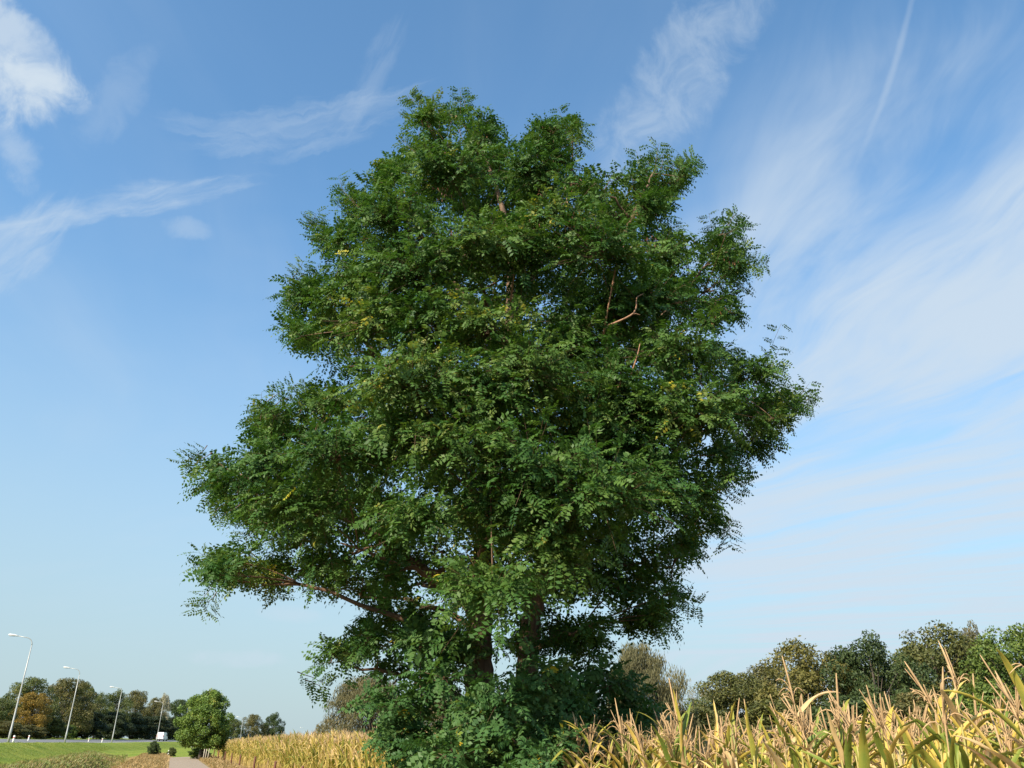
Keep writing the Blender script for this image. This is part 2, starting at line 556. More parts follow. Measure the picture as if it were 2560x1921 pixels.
M['dry_blade'] = leaf_mat('dry_blade', [(0.0, (0.117, 0.127, 0.034)), (0.3, (0.234, 0.167, 0.065)), (0.65, (0.372, 0.247, 0.111)), (1.0, (0.550, 0.386, 0.169))], trans=0.2, big=0.6, hue_noise=0.4)

M['bank_blade'] = leaf_mat('bank_blade', [(0.0, (0.081, 0.128, 0.024)), (0.35, (0.142, 0.203, 0.036)), (0.6, (0.230, 0.188, 0.066)), (1.0, (0.392, 0.300, 0.120))], trans=0.2, big=0.9, hue_noise=0.22)

# ------------------------------------------------------------------ terrain: path, ditch, road bank, field
AZP = math.radians(-20.4)
PD = np.array([math.sin(AZP), math.cos(AZP)])         # along the path
PN = np.array([-math.cos(AZP), math.sin(AZP)])        # to its left
FIELD_T = -5.4                                        # field edge


def st(s, t):
    return PD * s + PN * t


def to_st(x, y):
    return x * PD[0] + y * PD[1], x * PN[0] + y * PN[1]


_rs = np.array([-400, 40, 92, 131, 174, 241, 300, 411, 623, 1500.0])
_rt = np.array([22, 15.3, 14.5, 13.6, 10.8, 4.2, -4.5, -27.0, -78, -330.0])
_dense_s = np.arange(-400, 1500, 4.0)
_dense_t = np.interp(_dense_s, _rs, _rt)
_k = np.hanning(15)
_dense_t = np.convolve(np.pad(_dense_t, 7, mode='edge'), _k / _k.sum(), mode='valid')


def road_t(s):                                        # near edge of the carriageway
    return np.interp(s, _dense_s, _dense_t)


def road_z(s):
    return np.interp(s, [-400, 60, 92, 174, 241, 411, 700, 1500], [1.05, 1.15, 1.22, 1.15, 1.35, 1.9, 2.2, 2.2])


ROAD_W = 11.0
FALL = 0.028


def height(s, t):
    s = np.asarray(s, dtype=float)
    t = np.asarray(t, dtype=float)
    e = road_t(s)
    rz = road_z(s)
    bank = sstep(t, e - 7.0, e - 1.2)
    z = rz * bank
    inroad = sstep(t, e - 0.5, e + 0.1)
    z = z + inroad * (np.clip(t - e, 0, ROAD_W) * FALL - 0.06)
    beyond = sstep(t, e + ROAD_W, e + ROAD_W + 1.0)
    z = z + beyond * (0.10)
    fade = 1 - sstep(s, 100, 122)
    dd = np.clip(1 - np.abs(t - 5.3) / 2.7, 0, 1)
    z = z - fade * 1.55 * dd * dd * (3 - 2 * dd)
    lip = np.exp(-((t - 8.0) / 0.9) ** 2) * 0.12 * fade
    z = z + lip
    rough = 0.05 * np.sin(s * 0.63 + 1.3 * t) * np.sin(t * 0.9 + 0.21 * s) + 0.03 * np.sin(s * 1.9 - t * 1.7)
    flat = np.clip(np.minimum(np.abs(t + 1.4) - 1.4, np.abs(t - e - ROAD_W / 2) - ROAD_W / 2), 0, 1)
    z = z + rough * flat * (np.abs(t) < 200)
    return z


def gz(x, y):
    s, t = to_st(x, y)
    return float(height(s, t))


tl = np.unique(np.concatenate([-np.geomspace(60, 1500, 22), np.arange(-60, -8, 2.0), np.arange(-8, 30, 0.4), np.arange(30, 60, 2.0), np.geomspace(60, 1500, 22)]))
sl = np.unique(np.concatenate([-np.geomspace(20, 500, 12), np.arange(-20, 40, 2.0), np.arange(40, 130, 0.8), np.arange(130, 460, 3.0), np.geomspace(460, 2600, 24)]))
SS, TT = np.meshgrid(sl, tl, indexing='ij')
ZZ = height(SS, TT)
XY = SS[..., None] * PD + TT[..., None] * PN
GV = np.concatenate([XY, ZZ[..., None]], -1).reshape(-1, 3)
a, b = len(sl), len(tl)
i, j = np.meshgrid(np.arange(a - 1), np.arange(b - 1), indexing='ij')
i, j = i.ravel(), j.ravel()
GF = np.stack([i * b + j, i * b + j + 1, (i + 1) * b + j + 1, (i + 1) * b + j], 1)[:, ::-1]
sf, tf = SS.ravel(), TT.ravel()
ef = road_t(sf)
dry = np.clip(sstep(tf, -0.8, 0.0) * (1 - sstep(tf, 6.8, 9.4)) + sstep(tf, -6.2, -5.2) * (1 - sstep(tf, -2.6, -1.8)), 0, 1) * (1 - sstep(sf, 108, 122))
soil = sstep(tf, FIELD_T + 0.6, FIELD_T - 0.3) * (sf < 118)


def ground_mat():
    m, N, out = mat_new('ground_cover')
    tc = N.new('ShaderNodeTexCoord').outputs['Object']
    n1 = N.noise(tc, 0.35, 5, 0.6)
    n2 = N.noise(tc, 3.5, 6, 0.7)
    g = N.mix(N.smooth(n1, 0.35, 0.65), (0.149, 0.210, 0.029), (0.228, 0.259, 0.042))
    g = N.mix(N.math('MULTIPLY', N.smooth(n2, 0.45, 0.75), 0.5), g, (0.105, 0.147, 0.023))
    d = N.mix(N.smooth(n2, 0.35, 0.65), (0.224, 0.137, 0.060), (0.378, 0.260, 0.114))
    d = N.mix(N.math('MULTIPLY', N.smooth(n1, 0.45, 0.6), 0.55), d, (0.075, 0.095, 0.024))
    da = attr_node(N, 'dry')
    f = N.smooth(N.math('ADD', da, N.math('MULTIPLY', N.math('SUBTRACT', n1, 0.5), 0.9)), 0.25, 0.65)
    c = N.mix(f, g, d)
    s_ = attr_node(N, 'soil')
    so = N.mix(n2, (0.10, 0.072, 0.048), (0.17, 0.12, 0.08))
    c = N.mix(s_, c, so)
    p = N.new('ShaderNodeBsdfPrincipled')
    N.put(p.inputs['Base Color'], c)
    p.inputs['Roughness'].default_value = 0.95
    p.inputs['Specular IOR Level'].default_value = 0.1
    bm_ = N.new('ShaderNodeBump')
    bm_.inputs['Strength'].default_value = 0.7
    bm_.inputs['Distance'].default_value = 0.12
    N.put(bm_.inputs['Height'], n2)
    N.t.links.new(bm_.outputs[0], p.inputs['Normal'])
    N.t.links.new(p.outputs[0], out.inputs[0])
    return m


ground = link('ground', make_mesh('ground', GV, GF, [ground_mat()], {'dry': dry, 'soil': soil}, True), kind='structure')


def ribbon(name, C, wl, wr, zf, mat, kind='structure', parent=None):
    """strip along a centre line; wl/wr offsets to the left and right; zf(x,y) gives its height"""
    C = np.asarray(C, dtype=float)
    T = nrm(np.gradient(C, axis=0))
    L = np.stack([-T[:, 1], T[:, 0]], 1)
    k = 7
    offs = np.linspace(wl, -wr, k)
    P = C[:, None] + L[:, None] * offs[None, :, None]
    z = np.array([[zf(p[0], p[1], o) for p, o in zip(row, offs)] for row in P])
    V = np.concatenate([P, z[..., None]], -1).reshape(-1, 3)
    i, j = np.meshgrid(np.arange(len(C) - 1), np.arange(k - 1), indexing='ij')
    i, j = i.ravel(), j.ravel()
    F = np.stack([i * k + j, i * k + j + 1, (i + 1) * k + j + 1, (i + 1) * k + j], 1)
    return link(name, make_mesh(name, V, F, [mat], None, True), kind=kind, parent=parent)


pc = [st(s, -1.4) for s in np.arange(-25, 102, 1.5)]
c0 = st(102, -1.4 - 15.0)
for an in np.radians(np.arange(4, 76, 4)):
    pc.append(c0 + (-(-PN)) * 15.0 * math.cos(an) + PD * 15.0 * math.sin(an))
e1, e0 = pc[-1], pc[-2]
dd_ = (e1 - e0) / np.linalg.norm(e1 - e0)
for q in range(1, 30):
    pc.append(e1 + dd_ * q * 2.0)
ribbon('path', pc, 1.28, 1.30, lambda x, y, o: max(gz(x, y), 0.0) + 0.03 - 0.012 * abs(o), M['asphalt_path'])
rs_ = np.arange(-120, 900, 4.0)
rc = [st(s, float(road_t(s)) + ROAD_W / 2) for s in rs_]
rzf = lambda x, y, o: float(road_z(to_st(x, y)[0])) + (o + ROAD_W / 2) * FALL
road = ribbon('road', rc, ROAD_W / 2, ROAD_W / 2, rzf, M['asphalt_road'])
for nm, o1, o2 in (('road_edge_line', -ROAD_W / 2 + 0.75, ROAD_W / 2 - 0.95), ('road_edge_line', ROAD_W / 2 - 0.75, -ROAD_W / 2 + 0.95)):
    ribbon(nm, rc, max(o1, -o2), -min(o1, -o2), lambda x, y, o: rzf(x, y, o) + 0.006, M['road_paint'], None, road)
# broken centre line, each dash a piece of its own
for q, s0 in enumerate(np.arange(60, 330, 12.0)):
    cc_ = [st(s, float(road_t(s)) + ROAD_W / 2) for s in np.linspace(s0, s0 + 4, 3)]
    ribbon('road_dash', cc_, 0.08, 0.08, lambda x, y, o: rzf(x, y, o) + 0.006, M['road_paint'], None, road)

# ------------------------------------------------------------------ leaves
def compound_leaves(root, dirn, L, droop, npairs, ll, lw, rnd, g, jit=0.28, ref=None):
    """pinnate leaves: a stalk with paired leaflets and one at the end; every leaflet a folded blade of its own"""
    N_ = len(root)
    Z = np.array([0, 0, 1.0])
    u = np.concatenate([np.repeat(0.20 + 0.76 * np.arange(npairs) / npairs, 2), [0.97]])
    side = np.concatenate([np.tile([1.0, -1.0], npairs), [0.0]])
    K = len(u)
    U_ = u[None, :, None]
    P = root[:, None] + L[:, None, None] * (dirn[:, None] * U_ - Z * droop[:, None, None] * U_ ** 2)
    T = nrm(dirn[:, None] - 2 * Z * droop[:, None, None] * U_)
    S = np.cross(T, Z if ref is None else ref[:, None])
    S = nrm(S + 1e-3)
    Nn = np.cross(S, T)
    roll = rng.normal(0, 0.42, (N_, 1, 1))
    S, Nn = S * np.cos(roll) + Nn * np.sin(roll), Nn * np.cos(roll) - S * np.sin(roll)
    sd = side[None, :, None]
    fold = rng.uniform(-0.05, 0.55, (N_, 1, 1))
    D = nrm(sd * S * 0.95 + T * (0.28 + 0.72 * (sd == 0)) - Nn * fold + rng.normal(0, jit * 0.5, (N_, K, 3)))
    Wd = nrm(np.cross(D, Nn + rng.normal(0, jit, (N_, K, 3))))
    l = (ll * (0.82 + 0.36 * np.sin(math.pi * np.clip(u, 0, 1) ** 0.9)))[None, :, None] * rng.uniform(0.85, 1.15, (N_, K, 1)) * (L / L.mean())[:, None, None]
    w = lw / ll * l
    up = np.cross(Wd, D)
    A = P + D * l * 0.04
    B = P + D * l * 0.48 + Wd * w * 0.5 + up * w * 0.12
    C_ = P + D * l
    E_ = P + D * l * 0.48 - Wd * w * 0.5 + up * w * 0.12
    V = np.stack([A, B, C_, E_], 2).reshape(-1, 3)
    n = N_ * K
    Q = np.arange(n * 4).reshape(n, 4)
    r = np.repeat(np.clip(rnd[:, None] + rng.normal(0, 0.05, (N_, K)), 0, 1).ravel(), 4)
    g.add(V, Q, None, r)
    # leaf stalk
    a_ = root
    b_ = root + L[:, None] * (dirn * 0.5 - Z * droop[:, None] * 0.25)
    c_ = root + L[:, None] * (dirn - Z * droop[:, None])
    sw = nrm(np.cross(dirn, rng.normal(0, 1, (N_, 3)))) * 0.0022
    V = np.stack([a_ - sw, a_ + sw, b_ + sw, b_ - sw, c_], 1).reshape(-1, 3)
    base = (np.arange(N_) * 5)[:, None]
    g.add(V, base + np.array([[0, 1, 2, 3]]), base + np.array([[3, 2, 4]]), 0.72)


def shoots(c, r, n, out, tree_axis, g, tw, leaf_n=8, L=(0.23, 0.33), ll=0.064, lw=0.032, npairs=6, up=0.25, flat=0.75, start=0.2):
    """a clump of leafy shoots round a branch end"""
    d = rng.normal(0, 1, (n, 3)) * np.array([1, 1, flat]) + np.array([0, 0, up]) + out * 0.35
    low_ = (d[:, 2] < -0.25) & (rng.random(n) < 0.6)      # boughs are pads: few shoots point straight down
    d[low_, 2] *= -0.4
    d = nrm(d)
    ln = r * rng.uniform(0.55, 1.12, n)
    p0 = c + d * (start * r * rng.uniform(0.2, 1.6, n))[:, None] + rng.normal(0, 0.06 * r, (n, 3))
    sag = rng.uniform(-0.05, 0.22, n)
    Z = np.array([0, 0, 1.0])
    k = leaf_n
    uu = np.linspace(0.04, 1.0, k)[None, :, None] + rng.uniform(-0.04, 0.04, (n, k, 1))
    P = p0[:, None] + ln[:, None, None] * (d[:, None] * uu - Z * sag[:, None, None] * uu ** 2)
    T = nrm(d[:, None] - 2 * Z * sag[:, None, None] * uu)
    S = nrm(np.cross(T, Z) + 1e-3)
    B = np.cross(S, T)
    ph = np.arange(k)[None, :, None] * 2.6 + rng.uniform(0, 6.28, (n, 1, 1))
    rad = np.cos(ph) * S + np.sin(ph) * B * 0.8
    D = nrm(T * 0.55 + rad * 0.9 + Z * 0.12 + rng.normal(0, 0.18, (n, k, 3)))
    D[:, -1] = nrm(T[:, -1] + rng.normal(0, 0.2, (n, 3)))
    root = P.reshape(-1, 3)
    dirn = D.reshape(-1, 3)
    m = len(root)
    base_r = np.clip(rng.beta(2.2, 2.6) * 0.6 + 0.2, 0, 1)
    rnd = np.clip(base_r + rng.normal(0, 0.17, m), 0, 0.975)
    rare = rng.random(m) < 0.003
    rnd[rare] = rng.uniform(0.975, 1.0, rare.sum())
    szv = np.repeat(rng.uniform(0.72, 1.22, n), k)
    compound_leaves(root, dirn, rng.uniform(L[0], L[1], m) * szv, rng.uniform(0.12, 0.52, m), npairs, ll, lw, rnd, g,
                    ref=nrm(Z * 0.85 + np.repeat(d, k, 0) * 0.75 + out * 0.25))
    # shoot wood
    us = np.array([0, 0.5, 1.0])[None, :, None]
    Q3 = p0[:, None] + ln[:, None, None] * (d[:, None] * us - Z * sag[:, None, None] * us ** 2)
    for q in range(n):
        tw.tube(np.vstack([c + (p0[q] - c) * 0.2, Q3[q]]), [0.0055, 0.0048, 0.0035, 0.0015], 3, False)


def in_poly(P, poly):
    x, y = P[:, 0], P[:, 1]
    ins = np.zeros(len(P), bool)
    n = len(poly)
    for i in range(n):
        x1, y1 = poly[i]
        x2, y2 = poly[(i + 1) % n]
        if y1 == y2:
            continue
        c = ((y1 > y) != (y2 > y)) & (x < (x2 - x1) * (y - y1) / (y2 - y1) + x1)
        ins ^= c
    return ins


def edge_dist(P, poly):
    d = np.full(len(P), 1e9)
    A = np.asarray(poly, float)
    B = np.roll(A, -1, 0)
    for a_, b_ in zip(A, B):
        ab = b_ - a_
        t = np.clip(((P - a_) @ ab) / max(ab @ ab, 1e-9), 0, 1)
        d = np.minimum(d, np.linalg.norm(P - (a_ + t[:, None] * ab), axis=1))
    return d


def poisson(poly, rad, inset, tries=9000):
    A = np.asarray(poly, float)
    lo, hi = A.min(0), A.max(0)
    C_ = rng.uniform(lo, hi, (tries, 2))
    C_ = C_[in_poly(C_, poly)]
    C_ = C_[edge_dist(C_, poly) > inset]
    keep = []
    for p in C_:
        if all((p[0] - q[0]) ** 2 + (p[1] - q[1]) ** 2 > rad * rad for q in keep):
            keep.append(p)
    return np.array(keep)


# ------------------------------------------------------------------ the big locust tree
K_ = 2560 / 2212.0
CROWN = [(885, 212), (935, 225), (985, 205), (1010, 235), (1075, 245), (1090, 285), (1125, 290), (1155, 258), (1195, 262), (1230, 240),
         (1258, 262), (1250, 330), (1262, 362), (1345, 352), (1410, 330), (1425, 355), (1485, 340), (1495, 375), (1465, 440), (1450, 485),
         (1510, 492), (1560, 470), (1598, 482), (1585, 530), (1640, 565), (1600, 600), (1575, 625), (1615, 680), (1590, 712), (1560, 735),
         (1600, 770), (1660, 760), (1670, 825), (1745, 848), (1735, 890), (1690, 940), (1640, 965), (1660, 985), (1625, 1015), (1570, 1010), (1605, 1055),
         (1560, 1090), (1565, 1155), (1500, 1170), (1520, 1220), (1450, 1235), (1490, 1298), (1435, 1340), (1428, 1372), (1340, 1390), (1230, 1440),
         (1050, 1430), (960, 1440), (890, 1420), (850, 1405), (790, 1430), (745, 1445), (700, 1470), (662, 1450), (680, 1420), (735, 1370),
         (800, 1325), (800, 1295), (745, 1305), (705, 1285), (620, 1270), (560, 1285), (495, 1303), (445, 1262), (432, 1205), (500, 1180), (560, 1178),
         (530, 1140), (470, 1100), (432, 1060), (440, 1030), (402, 990), (440, 962), (500, 985), (540, 945), (540, 905), (565, 868), (640, 872), (632, 842),
         (690, 828), (735, 800), (690, 765), (645, 758), (608, 710), (625, 680), (615, 622), (650, 578), (715, 585), (722, 560), (685, 530), (680, 475),
         (735, 480), (742, 412), (800, 385), (822, 322), (860, 330), (885, 290)]
CROWN = [(x * K_, y * K_) for x, y in CROWN]
TREE_Y = 14.0
TRUNK = aty(1222, 1921, TREE_Y)
HOLES = [((1590, 925), 42), ((1370, 770), 40), ((1120, 1240), 20), ((1170, 1365), 24), ((985, 1450), 12), ((1460, 960), 30), ((800, 720), 25),
         ((1030, 1180), 30), ((1250, 1570), 40), ((1110, 1440), 14), ((1420, 1520), 24), ((1640, 1260), 25), ((1330, 790), 30), ((930, 1290), 12), ((700, 1375), 30)]
# boughs that reach out towards the viewer (pixel, radius, metres forward)
BOUGHS = [((870, 1150), 150, 1.6), ((1060, 1020), 170, 1.9), ((1270, 930), 120, 1.5), ((1420, 1240), 170, 2.0), ((1310, 1430), 100, 2.6),
          ((1170, 1500), 130, 2.7), ((1680, 1130), 160, 1.5), ((1660, 960), 150, 1.0), ((930, 780), 150, 1.3), ((1150, 690), 150, 1.5),
          ((1480, 690), 110, 1.0), ((1330, 560), 140, 1.0), ((1090, 430), 130, 1.0), ((560, 1430), 110, 0.8), ((640, 1230), 140, 1.0),
          ((1500, 1420), 90, 0.9), ((1020, 560), 120, 0.9), ((1600, 1340), 90, 0.8), ((1000, 1370), 120, 1.3), ((850, 1350), 110, 1.0), ((1090, 1420), 80, 1.4)]

tree = link('locust_tree', None, label='tall dark green locust tree with feathery leaves filling the picture', cat='tree')
tree.location = (TRUNK[0], TREE_Y, 0.0)
TO = np.array([TRUNK[0], TREE_Y, 0.0])


def depth_front(P, ed):
    T_ = 3.9 * np.sqrt(np.clip(ed / 330.0, 0.0, 1.0))
    b = np.zeros(len(P))
    for (c, r, f_) in BOUGHS:
        b = np.maximum(b, f_ * np.exp(-(((P - np.array(c)) ** 2).sum(1)) / (r * 0.8) ** 2))
    w = 0.5 + 0.5 * np.sin(P[:, 0] / 97.0 + 1.7 * np.sin(P[:, 1] / 140.0)) * np.sin(P[:, 1] / 83.0 + 0.9)
    return T_, np.minimum(T_ * (0.50 + 0.35 * w) + b, 4.9)


FRONT_HOLES = [((1222, 1235), 55), ((1200, 1600), 60), ((1530, 720), 48), ((1570, 900), 50), ((1330, 1540), 60), ((1420, 1500), 60), ((1270, 1350), 45), ((1560, 1270), 40)]
clumps = []          # centre, radius, px
def add_layer(spacing, inset, kind):
    P = poisson(CROWN, spacing, inset)
    ed = edge_dist(P, CROWN)
    T_, fr = depth_front(P, ed)
    for p, e_, t_, f_ in zip(P, ed, T_, fr):
        hole = any((p[0] - h[0][0]) ** 2 + (p[1] - h[0][1]) ** 2 < (h[1] + 8) ** 2 for h in HOLES)
        if hole:
            continue
        fh = any((p[0] - h[0][0]) ** 2 + (p[1] - h[0][1]) ** 2 < h[1] ** 2 for h in FRONT_HOLES)
        bump = max(f3 * math.exp(-((p[0] - c3[0]) ** 2 + (p[1] - c3[1]) ** 2) / (r3 * 0.8) ** 2) for c3, r3, f3 in BOUGHS)
        if kind == 'front' and (fh or (p[1] > 1340 and 1000 < p[0] < 1600 and bump < 0.55) or (bump < 0.22 and rng.random() < 0.12)):
            continue
        if kind == 'mid' and fh and rng.random() < 0.7:
            continue
        if kind == 'front':
            dy_ = -f_
        elif kind == 'mid':
            dy_ = rng.uniform(-0.42, 0.25) * t_ + 0.25
        else:
            dy_ = t_ * rng.uniform(0.45, 0.95)
        y_ = TREE_Y + dy_
        c = aty(p[0], p[1], y_)
        px_m = y_ * 1.05 / FOC
        lim = (e_ - 24) * px_m
        r = min(rng.uniform(0.56, 0.80) if kind == 'front' else rng.uniform(0.6, 0.85), max(lim, 0.18))
        clumps.append((c, r, kind, e_))


add_layer(112, 34, 'front')
add_layer(98, 60, 'mid')
add_layer(104, 38, 'back')
# small clumps that follow the rim of the crown
CA = np.array(CROWN, float)
CB = np.roll(CA, -1, 0)
rim = []
for a_, b_ in zip(CA, CB):
    L_ = np.linalg.norm(b_ - a_)
    nrm2 = np.array([-(b_ - a_)[1], (b_ - a_)[0]]) / max(L_, 1e-6)
    for u_ in np.arange(rng.uniform(0, 22), L_, 38):
        rim.append(a_ + (b_ - a_) * u_ / L_ + nrm2 * rng.uniform(30, 72))
rim = np.array(rim)
rim = rim[in_poly(rim, CROWN)]
rd = edge_dist(rim, CROWN)
rim, rd = rim[rd > 17], rd[rd > 17]
for p, e_ in zip(rim, rd):
    c = aty(p[0], p[1], TREE_Y + rng.normal(0, 0.75))
    clumps.append((c, rng.uniform(0.16, 0.36), 'rim', e_))
# thin leaders that stand clear of the outline
LEADERS = [((1905, 935), (1948, 822)), ((1985, 1010), (2015, 968)), ((1150, 262), (1150, 232)), ((1640, 400), (1645, 370)), ((1820, 560), (1838, 540)),
           ((1860, 650), (1900, 655)), ((1030, 250), (1026, 245)), ((1700, 420), (1728, 405)), ((500, 1130), (470, 1148)), ((520, 1480), (505, 1505)),
           ((860, 490), (850, 452)), ((775, 560), (785, 545)), ((735, 690), (752, 665)), ((770, 1690), (805, 1705)), ((690, 990), (728, 968))]

for q in rng.choice(len(CA), 46, replace=False):
    a_, b_ = CA[q], CB[q]
    m_ = (a_ + b_) / 2 if rng.random() < 0.5 else a_
    if m_[1] > 1560:
        continue
    dv = b_ - a_
    o_ = np.array([dv[1], -dv[0]]) / max(np.linalg.norm(dv), 1e-6)
    o_ = o_ + np.array([0, -0.35]) + rng.normal(0, 0.25, 2)
    o_ = o_ / np.linalg.norm(o_)
    LEADERS.append((tuple(m_ - o_ * 34), tuple(m_ + o_ * rng.uniform(-6, 14))))

leaf_g, twig_g = Geo(), Geo()
cents = []
for c, r, kind, e_ in clumps:
    out = nrm(np.array([c[0] - TO[0], c[1] - TO[1], 0.0]))
    edge = e_ < 60
    n = int(np.clip(74 * (r / 0.75) ** 1.6, 9, 84)) if kind in ('front', 'rim') else int(np.clip(28 * (r / 0.75) ** 1.5, 6, 34))
    if kind == 'rim':
        n = int(rng.integers(3, 9))
    hi_ = sstep(c[2], 9.0, 13.5)
    n = int(n * (1 + 0.3 * hi_))
    shoots(c, r, n, out, TO, leaf_g, twig_g, leaf_n=6, up=0.15 + 0.45 * hi_, start=0.24, flat=0.55, **({} if kind in ('front', 'rim') else dict(npairs=4, ll=0.085, lw=0.046)))
    cents.append(c)
for (a_, b_) in LEADERS:
    y_ = TREE_Y + rng.uniform(-0.6, 0.6)
    p, q = aty(a_[0], a_[1], y_), aty(b_[0], b_[1], y_)
    ax = nrm(q - p)
    for h_ in range(2):
        ln = np.linalg.norm(q - p) * (1 if h_ == 0 else 0.6) + 0.12
        pts = np.array([p + ax * ln * u_ + rng.normal(0, 0.012, 3) + (0 if h_ == 0 else 0.10) * np.array([1, 0, -1]) for u_ in np.linspace(-0.5, 1, 5)])
        twig_g.tube(pts, [0.009, 0.007, 0.005, 0.004, 0.002], 3, False)
        k = 11
        uu = np.linspace(-0.3, 1.0, k)
        root = np.array([p + ax * ln * u_ for u_ in uu]) + (0 if h_ == 0 else 0.10) * np.array([1, 0, -1])
        sidev = nrm(np.cross(ax, np.array([0, 1.0, 0.15])))
        dd2 = nrm(ax * 0.35 + sidev * np.where(np.arange(k) % 2, 1.0, -1.0)[:, None] * 0.95 + rng.normal(0, 0.15, (k, 3)))
        compound_leaves(root, dd2, rng.uniform(0.20, 0.30, k), rng.uniform(0.0, 0.22, k), 6, 0.060, 0.026, rng.uniform(0.35, 0.9, k), leaf_g)

# stems seen through the leaves: pixel row, pixel column, metres nearer or farther, radius
STEMS = [('trunk', [(1225, 2010, 0.0, 0.30), (1205, 1850, 0.0, 0.26), (1196, 1650, 0.0, 0.22), (1204, 1450, -0.1, 0.18), (1218, 1260, -0.35, 0.145), (1240, 1080, -0.2, 0.115),
                    (1262, 880, 0.0, 0.095), (1278, 690, 0.1, 0.075), (1255, 520, 0.1, 0.055), (1205, 380, 0.1, 0.035), (1140, 290, 0.1, 0.016)]),
         ('stem', [(1250, 2010, 0.3, 0.24), (1300, 1800, 0.35, 0.20), (1325, 1600, 0.3, 0.17), (1345, 1480, 0.2, 0.15), (1420, 1300, 0.1, 0.12), (1490, 1120, -0.1, 0.10),
                   (1525, 960, -0.6, 0.085), (1520, 800, -0.9, 0.07), (1548, 640, -1.0, 0.055), (1590, 520, -0.9, 0.035), (1640, 420, -0.6, 0.014)]),
         ('stem', [(1345, 1480, 0.2, 0.13), (1420, 1440, 0.4, 0.105), (1530, 1330, 0.7, 0.085), (1640, 1180, 0.8, 0.065), (1760, 1080, 0.6, 0.045), (1900, 1010, 0.4, 0.018)]),
         ('stem', [(1198, 1560, 0.0, 0.12), (1130, 1470, 0.2, 0.085), (1010, 1390, 0.4, 0.062), (880, 1300, 0.3, 0.046), (720, 1240, 0.0, 0.032), (560, 1170, -0.1, 0.014)]),
         ('stem', [(1214, 1300, -0.3, 0.085), (1130, 1130, 0.3, 0.06), (1010, 960, 0.6, 0.048), (890, 830, 0.5, 0.045), (780, 730, 0.3, 0.018)]),
         ('stem', [(1265, 860, 0.0, 0.07), (1320, 720, 0.5, 0.055), (1400, 560, 0.7, 0.04), (1430, 420, 0.5, 0.025), (1430, 320, 0.4, 0.01)]),
         ('stem', [(1262, 900, 0.0, 0.06), (1160, 740, 0.6, 0.05), (1060, 600, 0.8, 0.036), (1000, 450, 0.6, 0.014)]),
         ('stem', [(1523, 930, -0.7, 0.06), (1620, 830, 0.0, 0.045), (1720, 720, 0.5, 0.032), (1800, 620, 0.5, 0.012)])]
nodes = []
for nm, P in STEMS:
    pts = np.array([aty(p[0], p[1], TREE_Y + p[2]) for p in P])
    if P[0][1] > 1990:
        pts[0][2] = -0.15
    rr = np.array([p[3] for p in P])
    C_ = catmull(pts, 7)
    C_[3:-1] += rng.normal(0, 0.014, C_[3:-1].shape)
    r_ = np.interp(np.linspace(0, len(P) - 1, len(C_)), np.arange(len(P)), rr)
    if P[0][1] > 1990:
        r_[:5] *= np.linspace(1.6, 1.05, 5)
    g = Geo()
    g.tube(C_ - TO, r_ * rng.uniform(0.92, 1.08, len(r_)), 12)
    link(nm, g.mesh(nm, M['bark'], True), tree)
    nodes += [(C_[q], r_[q]) for q in range(4, len(C_))]
NP_ = np.array([n_[0] for n_ in nodes])
NR_ = np.array([n_[1] for n_ in nodes])
# limbs: groups of clumps share one bough
CP = np.array(cents)
ng = 46
ctr = CP[rng.choice(len(CP), ng, replace=False)]
for _ in range(12):
    lab = ((CP[:, None] - ctr[None]) ** 2).sum(-1).argmin(1)
    ctr = np.array([CP[lab == q].mean(0) if (lab == q).any() else ctr[q] for q in range(ng)])
for q in range(ng):
    mem = CP[lab == q]
    if not len(mem):
        continue
    c = ctr[q] - np.array([0, 0, 0.2])
    dv = c - NP_
    hor = np.hypot(dv[:, 0], dv[:, 1])
    cost = np.linalg.norm(dv, axis=1) + 1.6 * np.clip(0.25 * hor - dv[:, 2], 0, None)
    b_ = cost.argmin()
    p0, r0 = NP_[b_], min(NR_[b_] * 0.6, 0.06)
    midp = (p0 + c) / 2 + np.array([0, 0, 0.12 * np.linalg.norm(c - p0)]) + rng.normal(0, 0.08, 3)
    C_ = bez(p0, midp, c, 9)
    C_[1:-1] += rng.normal(0, 0.03, C_[1:-1].shape)
    r_ = np.linspace(max(r0, 0.02), 0.012, 9)
    g = Geo()
    g.tube(C_ - TO, r_, 7)
    for m_ in mem:
        k0 = np.linalg.norm(C_ - m_, axis=1)
        k0 = max(2, min(8, int(k0.argmin()) - rng.integers(0, 3)))
        s0 = C_[k0]
        dn_ = np.linalg.norm(NP_ - m_, axis=1)
        own = dn_.min() < np.linalg.norm(s0 - m_)      # springs straight from a stem
        if own:
            s0 = NP_[dn_.argmin()]
        mv = (s0 + m_) / 2 - CAMP
        mp_ = np.array([[1280 + FOC * (mv @ _R) / (mv @ _F), 960.5 - FOC * (mv @ _U) / (mv @ _F)]])
        if not in_poly(mp_, CROWN)[0] or edge_dist(mp_, CROWN)[0] < 12:
            continue
        md = (s0 + m_) / 2 + rng.normal(0, 0.07, 3) + np.array([0, 0, 0.05])
        D_ = bez(s0, md, m_, 5)
        gb = Geo() if own else g
        gb.tube(D_ - TO, np.linspace(max(r_[k0] * 0.7, 0.010), 0.006, 5), 5)
        if own:
            link('branch', gb.mesh('branch', M['twig'], True), tree)
    link('limb', g.mesh('limb', M['twig'], True), tree)
